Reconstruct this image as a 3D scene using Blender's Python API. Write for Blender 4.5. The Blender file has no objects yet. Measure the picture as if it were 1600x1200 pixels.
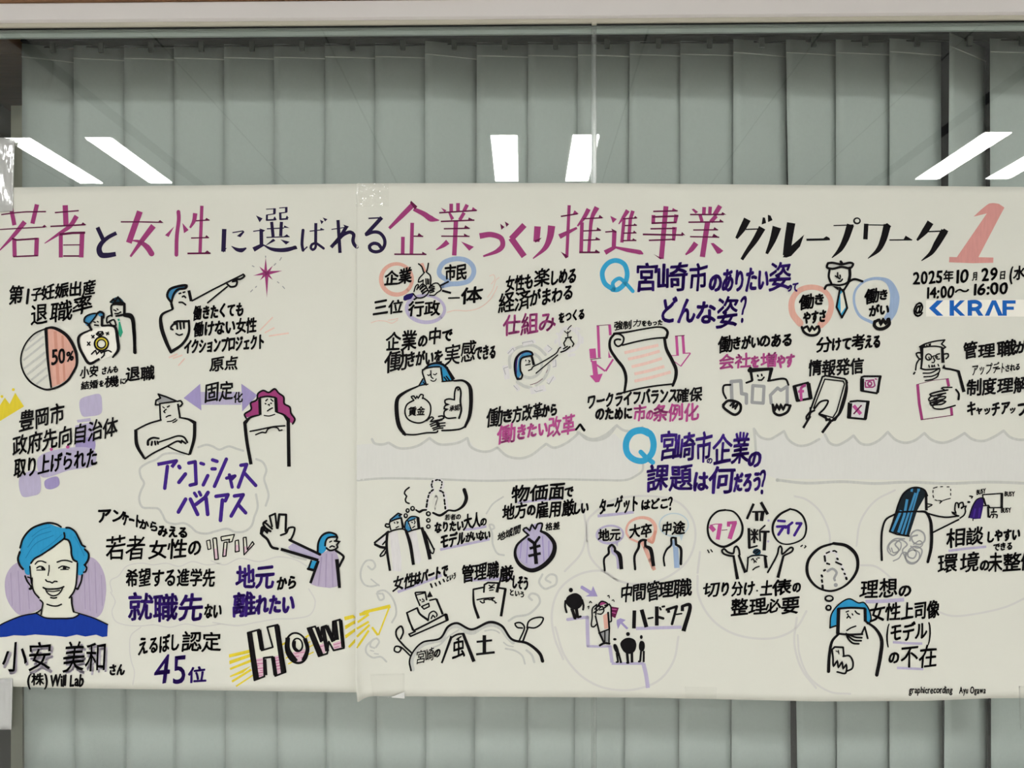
import bpy, bmesh, math, random
from mathutils import Vector
from mathutils.geometry import tessellate_polygon

# ------------------------------------------------------------------ camera, world, exposure
scene = bpy.context.scene
COL = scene.collection
CAM_Z = 1.5            # lens height above the floor
CAM_D = 1.2            # lens to poster / glass
FOCAL = 1200.0         # pixels
CX, CY = 800.0, 690.0  # principal point of the (cropped) photograph
cam = bpy.data.cameras.new('camera')
cam.sensor_width = 36
cam.lens = FOCAL / 1600 * 36
cam.shift_y = (CY - 600) / 1600
cam.clip_start = 0.02
camo = bpy.data.objects.new('camera', cam)
camo.location = (0, -CAM_D, CAM_Z)
YAW = 0.0145         # the phone is turned a little to the left of square-on
camo.rotation_euler = (math.pi / 2, 0, YAW)
COL.objects.link(camo)
scene.camera = camo
world = bpy.data.worlds.new('world')
scene.world = world
world.use_nodes = True
world.node_tree.nodes['Background'].inputs[0].default_value = (0.5, 0.52, 0.55, 1)
world.node_tree.nodes['Background'].inputs[1].default_value = 0.004
scene.view_settings.view_transform = 'Standard'
scene.view_settings.look = 'None'
scene.view_settings.gamma = 1
scene.view_settings.use_curve_mapping = False
scene.view_settings.exposure = 0.86
LAMP_STRENGTH = 34.0

random.seed(7)
# ------------------------------------------------------------------ helpers
def lin(c):
    c = c / 255.0
    return c / 12.92 if c <= 0.04045 else ((c + 0.055) / 1.055) ** 2.4

def srgb(r, g, b, k=1.0):
    return (min(1, lin(r) * k), min(1, lin(g) * k), min(1, lin(b) * k), 1)

def at(px, py, y=0.0):
    """point of the plane at depth y that the photograph shows at (px, py)"""
    cx, cz = (px - CX) / FOCAL, (CY - py) / FOCAL
    t = (CAM_D + y) / (cx * math.sin(YAW) + math.cos(YAW))
    return Vector(((cx * math.cos(YAW) - math.sin(YAW)) * t, y, CAM_Z + cz * t))

def mirrored(px, py, z):
    """floor position of a thing at height z that the photograph shows reflected in the glass at (px, py)"""
    cx, cz = (px - CX) / FOCAL, (CY - py) / FOCAL
    t = (z - CAM_Z) / cz
    return (cx * math.cos(YAW) - math.sin(YAW)) * t, CAM_D - (cx * math.sin(YAW) + math.cos(YAW)) * t

def mat(name, col, rough=0.6, spec=0.3, metal=0.0, noise=0.0, nscale=40.0, bump=0.0, bscale=200.0, stretch=(1, 1, 1)):
    m = bpy.data.materials.new(name)
    m.use_nodes = True
    nt = m.node_tree
    b = nt.nodes['Principled BSDF']
    b.inputs['Base Color'].default_value = col
    b.inputs['Roughness'].default_value = rough
    b.inputs['Specular IOR Level'].default_value = spec
    b.inputs['Metallic'].default_value = metal
    if noise or bump:
        tc = nt.nodes.new('ShaderNodeTexCoord')
        mp = nt.nodes.new('ShaderNodeMapping')
        mp.inputs['Scale'].default_value = stretch
        nt.links.new(tc.outputs['Object'], mp.inputs['Vector'])
    if noise:
        n = nt.nodes.new('ShaderNodeTexNoise')
        n.inputs['Scale'].default_value = nscale
        n.inputs['Detail'].default_value = 4
        nt.links.new(mp.outputs['Vector'], n.inputs['Vector'])
        r = nt.nodes.new('ShaderNodeMix')
        r.data_type = 'RGBA'
        r.inputs[6].default_value = tuple(max(0, c * (1 - noise)) for c in col[:3]) + (1,)
        r.inputs[7].default_value = tuple(min(1, c * (1 + noise)) for c in col[:3]) + (1,)
        nt.links.new(n.outputs['Fac'], r.inputs[0])
        nt.links.new(r.outputs[2], b.inputs['Base Color'])
    if bump:
        n2 = nt.nodes.new('ShaderNodeTexNoise')
        n2.inputs['Scale'].default_value = bscale
        n2.inputs['Detail'].default_value = 3
        nt.links.new(mp.outputs['Vector'], n2.inputs['Vector'])
        bp = nt.nodes.new('ShaderNodeBump')
        bp.inputs['Strength'].default_value = bump
        bp.inputs['Distance'].default_value = 0.001
        nt.links.new(n2.outputs['Fac'], bp.inputs['Height'])
        nt.links.new(bp.outputs['Normal'], b.inputs['Normal'])
    return m

def thin(name, tint, base, gloss_rough, diffuse=0.0, diff_col=(1, 1, 1, 1), bump=0.0, bscale=60.0):
    """thin clear sheet: see-through, with a Schlick mirror term and an optional milky share"""
    m = bpy.data.materials.new(name)
    m.use_nodes = True
    nt = m.node_tree
    nt.nodes.clear()
    out = nt.nodes.new('ShaderNodeOutputMaterial')
    tr = nt.nodes.new('ShaderNodeBsdfTransparent')
    tr.inputs[0].default_value = tint
    gl = nt.nodes.new('ShaderNodeBsdfGlossy')
    gl.inputs['Roughness'].default_value = gloss_rough
    lw = nt.nodes.new('ShaderNodeLayerWeight')
    lw.inputs['Blend'].default_value = 0.5
    pw = nt.nodes.new('ShaderNodeMath'); pw.operation = 'POWER'; pw.inputs[1].default_value = 5
    ma = nt.nodes.new('ShaderNodeMath'); ma.operation = 'MULTIPLY_ADD'
    ma.inputs[1].default_value = 1 - base; ma.inputs[2].default_value = base
    nt.links.new(lw.outputs['Facing'], pw.inputs[0])
    nt.links.new(pw.outputs[0], ma.inputs[0])
    body = tr
    if diffuse:
        df = nt.nodes.new('ShaderNodeBsdfDiffuse')
        df.inputs[0].default_value = diff_col
        mx0 = nt.nodes.new('ShaderNodeMixShader')
        mx0.inputs[0].default_value = diffuse
        nt.links.new(tr.outputs[0], mx0.inputs[1])
        nt.links.new(df.outputs[0], mx0.inputs[2])
        body = mx0
    mx = nt.nodes.new('ShaderNodeMixShader')
    nt.links.new(ma.outputs[0], mx.inputs[0])
    nt.links.new(body.outputs[0], mx.inputs[1])
    nt.links.new(gl.outputs[0], mx.inputs[2])
    nt.links.new(mx.outputs[0], out.inputs[0])
    if bump:
        tc = nt.nodes.new('ShaderNodeTexCoord')
        n = nt.nodes.new('ShaderNodeTexNoise')
        n.inputs['Scale'].default_value = bscale
        nt.links.new(tc.outputs['Object'], n.inputs['Vector'])
        bp = nt.nodes.new('ShaderNodeBump')
        bp.inputs['Strength'].default_value = bump
        bp.inputs['Distance'].default_value = 0.004
        nt.links.new(n.outputs['Fac'], bp.inputs['Height'])
        nt.links.new(bp.outputs['Normal'], gl.inputs['Normal'])
    return m

def link(name, me, m=None, parent=None, loc=None):
    o = bpy.data.objects.new(name, me)
    COL.objects.link(o)
    if m is not None:
        me.materials.append(m)
    if parent is not None:
        o.parent = parent
    if loc is not None:
        o.location = loc
    return o

def tag(o, label, cat, group=None):
    o['label'] = label
    o['category'] = cat
    if group:
        o['group'] = group
    return o

def empty(name, loc=(0, 0, 0)):
    o = bpy.data.objects.new(name, None)
    o.empty_display_size = 0.05
    o.location = loc
    COL.objects.link(o)
    return o

def mesh_from(verts, faces, name='mesh'):
    me = bpy.data.meshes.new(name)
    me.from_pydata([tuple(v) for v in verts], [], faces)
    me.update()
    return me

def boxes(name, specs, m, parent=None, bevel=0.0, origin=(0, 0, 0)):
    """one mesh from boxes given as (x0,x1,y0,y1,z0,z1)"""
    bm = bmesh.new()
    ox, oy, oz = origin
    for (x0, x1, y0, y1, z0, z1) in specs:
        r = bmesh.ops.create_cube(bm, size=1)
        for v in r['verts']:
            v.co.x = (x0 if v.co.x < 0 else x1) - ox
            v.co.y = (y0 if v.co.y < 0 else y1) - oy
            v.co.z = (z0 if v.co.z < 0 else z1) - oz
    if bevel:
        bmesh.ops.bevel(bm, geom=list(bm.edges), offset=bevel, segments=2, affect='EDGES', profile=0.6)
    me = bpy.data.meshes.new(name)
    bm.to_mesh(me); bm.free()
    o = link(name, me, m, parent)
    if parent is None:
        o.location = origin
    return o

def profile_x(name, prof, x0, x1, m, parent=None):
    """extrude a closed (y,z) outline along x"""
    n = len(prof)
    vs = [(x0, y, z) for y, z in prof] + [(x1, y, z) for y, z in prof]
    fs = [(i, (i + 1) % n, n + (i + 1) % n, n + i) for i in range(n)]
    fs += [tuple(range(n - 1, -1, -1)), tuple(range(n, 2 * n))]
    me = mesh_from(vs, fs, name)
    bm = bmesh.new(); bm.from_mesh(me)
    bmesh.ops.recalc_face_normals(bm, faces=bm.faces)
    bm.to_mesh(me); bm.free()
    return link(name, me, m, parent)

def structure(o):
    o['kind'] = 'structure'
    return o

# ------------------------------------------------------------------ materials of the place
M_white = mat('white painted metal', srgb(222, 216, 214), 0.35, 0.4, noise=0.02, nscale=12)
M_cream = mat('cream rubber lip', srgb(190, 184, 168), 0.5, 0.3)
M_rail = mat('grey aluminium rail', srgb(166, 173, 167), 0.4, 0.4)
M_dark = mat('dark metal', srgb(42, 44, 42), 0.5, 0.3)
M_black = mat('black gasket', srgb(26, 28, 27), 0.6, 0.2)
M_wood = mat('stained wood', srgb(150, 110, 78), 0.5, 0.3, noise=0.35, nscale=14, stretch=(1, 12, 12))
M_slat = mat('grey green blind fabric', srgb(209, 217, 213), 0.9, 0.1, noise=0.06, nscale=260, bump=0.15, bscale=700)
M_hem = mat('blind hem', srgb(226, 230, 222), 0.9, 0.1)
M_clip = mat('grey plastic clip', srgb(78, 82, 78), 0.5, 0.3)
M_wall = mat('off white wall paint', srgb(176, 175, 170), 0.8, 0.2, noise=0.03, nscale=6)
M_ceil = mat('white ceiling board', srgb(226, 228, 226), 0.9, 0.1, noise=0.04, nscale=90)
M_floor = mat('light floor tile', srgb(222, 221, 216), 0.6, 0.2, noise=0.2, nscale=120)
M_jamb = mat('grey window jamb', srgb(205, 205, 198), 0.6, 0.3)
M_post = mat('beige post', srgb(205, 204, 184), 0.6, 0.3)
M_paper = mat('white drawing paper', srgb(228, 227, 217), 0.85, 0.15, noise=0.012, nscale=30, bump=0.06, bscale=350)
M_glass = thin('window glass', (0.972, 0.985, 0.978, 1), 0.052, 0.0)
M_seal = thin('clear silicone seal', (0.93, 0.94, 0.93, 1), 0.03, 0.2, 0.10, (0.5, 0.52, 0.5, 1))
M_tape = thin('clear sticky tape', (1.0, 1.0, 0.998, 1), 0.03, 0.08, 0.01, (0.95, 0.95, 0.93, 1), bump=0.5, bscale=50)
M_film = thin('crumpled clear film', (0.9, 0.9, 0.9, 1), 0.12, 0.10, 0.62, (0.74, 0.74, 0.73, 1), bump=0.45, bscale=26)
M_housing = mat('white lamp housing', srgb(225, 225, 222), 0.5, 0.3)
M_lamp = bpy.data.materials.new('lit diffuser')
M_lamp.use_nodes = True
_n = M_lamp.node_tree
_n.nodes.clear()
_o = _n.nodes.new('ShaderNodeOutputMaterial')
_e = _n.nodes.new('ShaderNodeEmission')
_e.inputs[0].default_value = (1.0, 0.995, 0.975, 1)
_e.inputs[1].default_value = LAMP_STRENGTH
_n.links.new(_e.outputs[0], _o.inputs[0])

# ------------------------------------------------------------------ the room behind the camera
RX0, RX1, RY0 = -4.6, 4.6, -11.0
CEIL = CAM_Z + 1.25
WX0, WX1 = -0.92, 1.9       # window opening seen by the photograph
structure(boxes('floor', [(RX0, RX1, RY0, 1.2, -0.1, 0)], M_floor))
# ceiling with shallow board joints and two bulkheads running towards the window
ce = boxes('ceiling', [(RX0, RX1, RY0, 0.03, CEIL, CEIL + 0.08)], M_ceil)
structure(ce)
boxes('board_joint', [(x - 0.003, x + 0.003, RY0, -0.02, CEIL - 0.0006, CEIL) for x in (-4.3, -3.78, -3.25, -2.72, -2.2, -1.14, -0.61, 0.38, 0.91, 1.37, 2.5, 3.0, 3.5, 4.0)], M_black, ce)
boxes('dark_track', [(-1.60, -1.545, RY0, -0.02, CEIL - 0.0008, CEIL), (1.665, 1.72, RY0, -0.02, CEIL - 0.0008, CEIL)], M_black, ce)
structure(boxes('wall_back', [(RX0, RX1, RY0 - 0.1, RY0, 0, CEIL)], M_wall))
structure(boxes('wall_left', [(RX0 - 0.1, RX0, RY0, 1.2, 0, CEIL)], M_wall))
structure(boxes('wall_right', [(RX1, RX1 + 0.1, RY0, 1.2, 0, CEIL)], M_wall))
HEAD_Z = at(800, 38).z        # underside of the window head
HEAD_T = at(800, 1.2).z
structure(boxes('wall_front', [(RX0, WX0 - 0.05, 0.0, 0.06, 0, HEAD_T), (WX1 + 0.05, RX1, 0.0, 0.06, 0, HEAD_T),
                               (WX0 - 0.05, WX1 + 0.05, 0.0, 0.06, 0, 0.88),
                               (RX0, RX1, 0.0, 0.06, HEAD_T + 0.07, CEIL)], M_wall))
# dark oak rail above the window head
tr_ = boxes('trim_1', [(RX0, RX1, -0.012, 0.05, HEAD_T + 0.0005, HEAD_T + 0.07)], M_wood, bevel=0.002)
structure(tr_)

# ------------------------------------------------------------------ the window
win = structure(empty('window_1', (0, 0, 0)))
z0, z1 = HEAD_Z, HEAD_T
hp = at(800, 28).z
prof = [(-0.0045, z1), (-0.006, z1 - 0.002), (-0.006, hp), (-0.0045, hp - 0.0015), (-0.0025, hp - 0.003),
        (-0.0025, z0 + 0.0012), (-0.002, z0), (0.012, z0), (0.012, z1)]
head = profile_x('window_head', prof, WX0 - 0.04, WX1 + 0.04, M_white, win)
head['label'] = 'white metal window head'
profile_x('glazing_lip', [(-0.0024, hp - 0.0032), (-0.0042, hp - 0.0055), (-0.0042, z0 + 0.001), (-0.003, z0 - 0.0006), (0.0, z0 - 0.0006), (0.0, hp - 0.0032)], WX0 - 0.04, WX1 + 0.04, M_cream, win)
boxes('gasket', [(WX0, WX1, -0.0005, 0.0012, z0 - 0.0026, z0 - 0.0008)], M_black, win)
tz = at(800, 52.5, 0.007).z
profile_x('transom', [(0.0064, z0 + 0.012), (0.0064, tz + 0.008), (0.0078, tz + 0.0068), (0.0078, tz), (0.012, tz), (0.012, z0 + 0.012)], -1.1, WX1, M_rail, win)
SILL = 0.90
JX = at(928, 0, 0.003).x
GY0, GY1 = 0.0012, 0.0062
boxes('glass_pane', [(WX0, JX - 0.004, GY0, GY1, SILL, z0 + 0.002)], M_glass, win)
boxes('glass_pane', [(JX + 0.004, WX1, GY0, GY1, SILL, z0 + 0.002)], M_glass, win)
boxes('glazing_seal', [(JX - 0.0038, JX + 0.0038, GY0 - 0.0003, GY1 + 0.001, SILL, z0 - 0.0005)], M_seal, win)
boxes('seal_bead', [(JX - 0.0012, JX + 0.0016, GY0 - 0.0010, GY0 - 0.0002, SILL, z0 - 0.012)], M_seal, win)
boxes('seal_cap', [(JX - 0.004, JX + 0.004, -0.0045, 0.0, z0 - 0.0032, z0 + 0.0005)], M_cream, win, bevel=0.001)
boxes('window_sill', [(WX0 - 0.04, WX1 + 0.04, -0.03, 0.03, 0.88, SILL)], M_white, win, bevel=0.002)
boxes('window_jamb', [(WX0 - 0.05, WX0, -0.012, 0.03, SILL, z0)], M_white, win)
boxes('window_jamb', [(WX1, WX1 + 0.05, -0.012, 0.03, SILL, z0)], M_white, win)
# recess on the far side of the glass, left end: side wall, wooden soffit, conduit, pale post
BD = 0.15                   # depth of the blind behind the glass
bl = at(34, 0, BD).x
structure(boxes('wall_far', [(-1.22, -1.12, 0.06, 0.75, 0.0, CEIL)], M_jamb))
structure(boxes('trim_2', [(-1.115, bl + 0.03, BD + 0.06, 0.70, at(0, 93, BD + 0.08).z, at(0, 93, BD + 0.08).z + 0.10)], M_wood))

# ------------------------------------------------------------------ vertical blind
rail_z0 = at(800, 56, BD - 0.01).z
hr = empty('vertical_blind', (0, BD, rail_z0))
tag(hr, 'grey green vertical blind hanging behind the window glass and the poster', 'blind')
boxes('headrail', [(bl + 0.004, 2.05, -0.022, 0.022, 0.0, 0.05)], M_rail, hr, bevel=0.0015)
boxes('track_slot', [(bl + 0.006, 2.05, -0.012, 0.012, -0.004, 0.0)], M_dark, hr)
boxes('spacer_chain', [(bl + 0.01, 2.05, -0.003, 0.0, -0.011, -0.0085)], M_dark, hr)

# slat: carrier px, (left px, right px) at the top, extra left/right depth (mm) top, same at the bottom
SL = [  # xl_top xr_top yl yr(mm at top) | xl_bot xr_bot yl yr (mm at bottom) | carrier
    (34, 119, -12, 12, 38, 124, -8, 10, 85),
    (115, 197, -5, 6, 118, 202, -6, 6, 160),
    (194, 275, -3, 4, 198, 280, -5, 5, 238),
    (272, 353, -3, 4, 275, 358, -5, 5, 316),
    (350, 432, -3, 4, 353, 440, -5, 5, 395),
    (428, 512, -3, 4, 435, 515, -5, 5, 473),
    (508, 590, -3, 4, 510, 593, -5, 5, 552),
    (586, 669, -3, 4, 589, 670, -5, 5, 630),
    (664, 747, -11, 10, 666, 746, -7, 7, 710),
    (745, 829, -3, 4, 742, 829, -5, 5, 789),
    (825, 907, -3, 4, 825, 902, -4, 4, 868),
    (903, 988, -3, 4, 898, 980, -4, 4, 948),
    (984, 1067, -4, 4, 976, 1065, -5, 5, 1028),
    (1063, 1150, -3, 4, 1061, 1147, -5, 5, 1108),
    (1146, 1228, -9, 9, 1143, 1236, -7, 8, 1189),
    (1228, 1310, -7, 6, 1247, 1311, -8, 8, 1270),
    (1306, 1393, -5, 5, 1308, 1394, -6, 6, 1350),
    (1390, 1470, -7, 8, 1390, 1473, -8, 8, 1431),
    (1484, 1539, -24, 30, 1475, 1544, -20, 22, 1513),
    (1547, 1632, -4, 4, 1549, 1632, -5, 5, 1594),
    (1629, 1712, -4, 4, 1629, 1712, -5, 5, 1674),
]
slat_top = at(800, 67.5, BD).z
clip_proto = None
for i, (xl, xr, yl, yr, xl2, xr2, yl2, yr2, cxp) in enumerate(SL):
    c = at(cxp, 73, BD)
    NZ, NX = 14, 6
    zt, zb = slat_top, 0.86
    def P(u, t, extra=0.0):
        xa = at(xl, 0, BD + yl / 1000).x * (1 - t) + at(xl2, 0, BD + yl2 / 1000).x * t
        xb = at(xr, 0, BD + yr / 1000).x * (1 - t) + at(xr2, 0, BD + yr2 / 1000).x * t
        ya = (yl * (1 - t) + yl2 * t) / 1000
        yb = (yr * (1 - t) + yr2 * t) / 1000
        bow = 0.0009 * (1 - (2 * u - 1) ** 2)
        return Vector((xa + (xb - xa) * u - c.x, ya + (yb - ya) * u - bow - extra, (zb - zt) * t))
    vs, fs = [], []
    for a in range(NZ + 1):
        for b in range(NX + 1):
            vs.append(P(b / NX, a / NZ))
    for a in range(NZ):
        for b in range(NX):
            k = a * (NX + 1) + b
            fs.append((k, k + 1, k + NX + 2, k + NX + 1))
    root = fab = link('slat', mesh_from(vs, fs, 'slat'), M_slat, hr)
    fab.location = (c.x, 0, slat_top - rail_z0)
    for p in fab.data.polygons: p.use_smooth = True
    so = fab.modifiers.new('thick', 'SOLIDIFY'); so.thickness = 0.0006; so.offset = 1
    vs, fs = [], []
    hz = 0.0245 / (zt - zb)
    for a in range(2):
        for b in range(NX + 1):
            vs.append(P(b / NX, hz - a * 0.0013 / (zt - zb), 0.0008))
    for b in range(NX):
        fs.append((b, b + 1, NX + 2 + b, NX + 1 + b))
    hem = link('hem', mesh_from(vs, fs, 'hem'), M_hem, root)
    so = hem.modifiers.new('thick', 'SOLIDIFY'); so.thickness = 0.0008; so.offset = 1
    if clip_proto is None:
        clip = boxes('hanger', [(-0.0045, 0.0045, -0.0055, -0.0008, -0.0130, 0.004), (-0.0034, 0.0034, -0.005, 0.004, 0.003, 0.0135),
                                (-0.005, 0.005, -0.005, 0.006, 0.006, 0.0095)], M_clip, root, bevel=0.0006)
        clip_proto = clip
    else:
        clip = clip_proto.copy(); COL.objects.link(clip); clip.parent = root
    mid = P((at(cxp, 0, BD).x - at(xl, 0, BD).x) / max(0.01, (at(xr, 0, BD).x - at(xl, 0, BD).x)), 0)
    clip.location = (0, min(0.0, mid.y) - 0.001, 0)

# pale post and conduit at the left end of the recess
tag(boxes('recess_post', [(at(17, 0, 0.19).x, at(35, 0, 0.19).x, 0.19, 0.22, 0.0, at(0, 165, 0.19).z)], M_post, origin=(at(26, 0, 0.19).x, 0.2, 0.0)),
    'short beige post in the dark recess left of the first blind slat', 'post')

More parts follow.
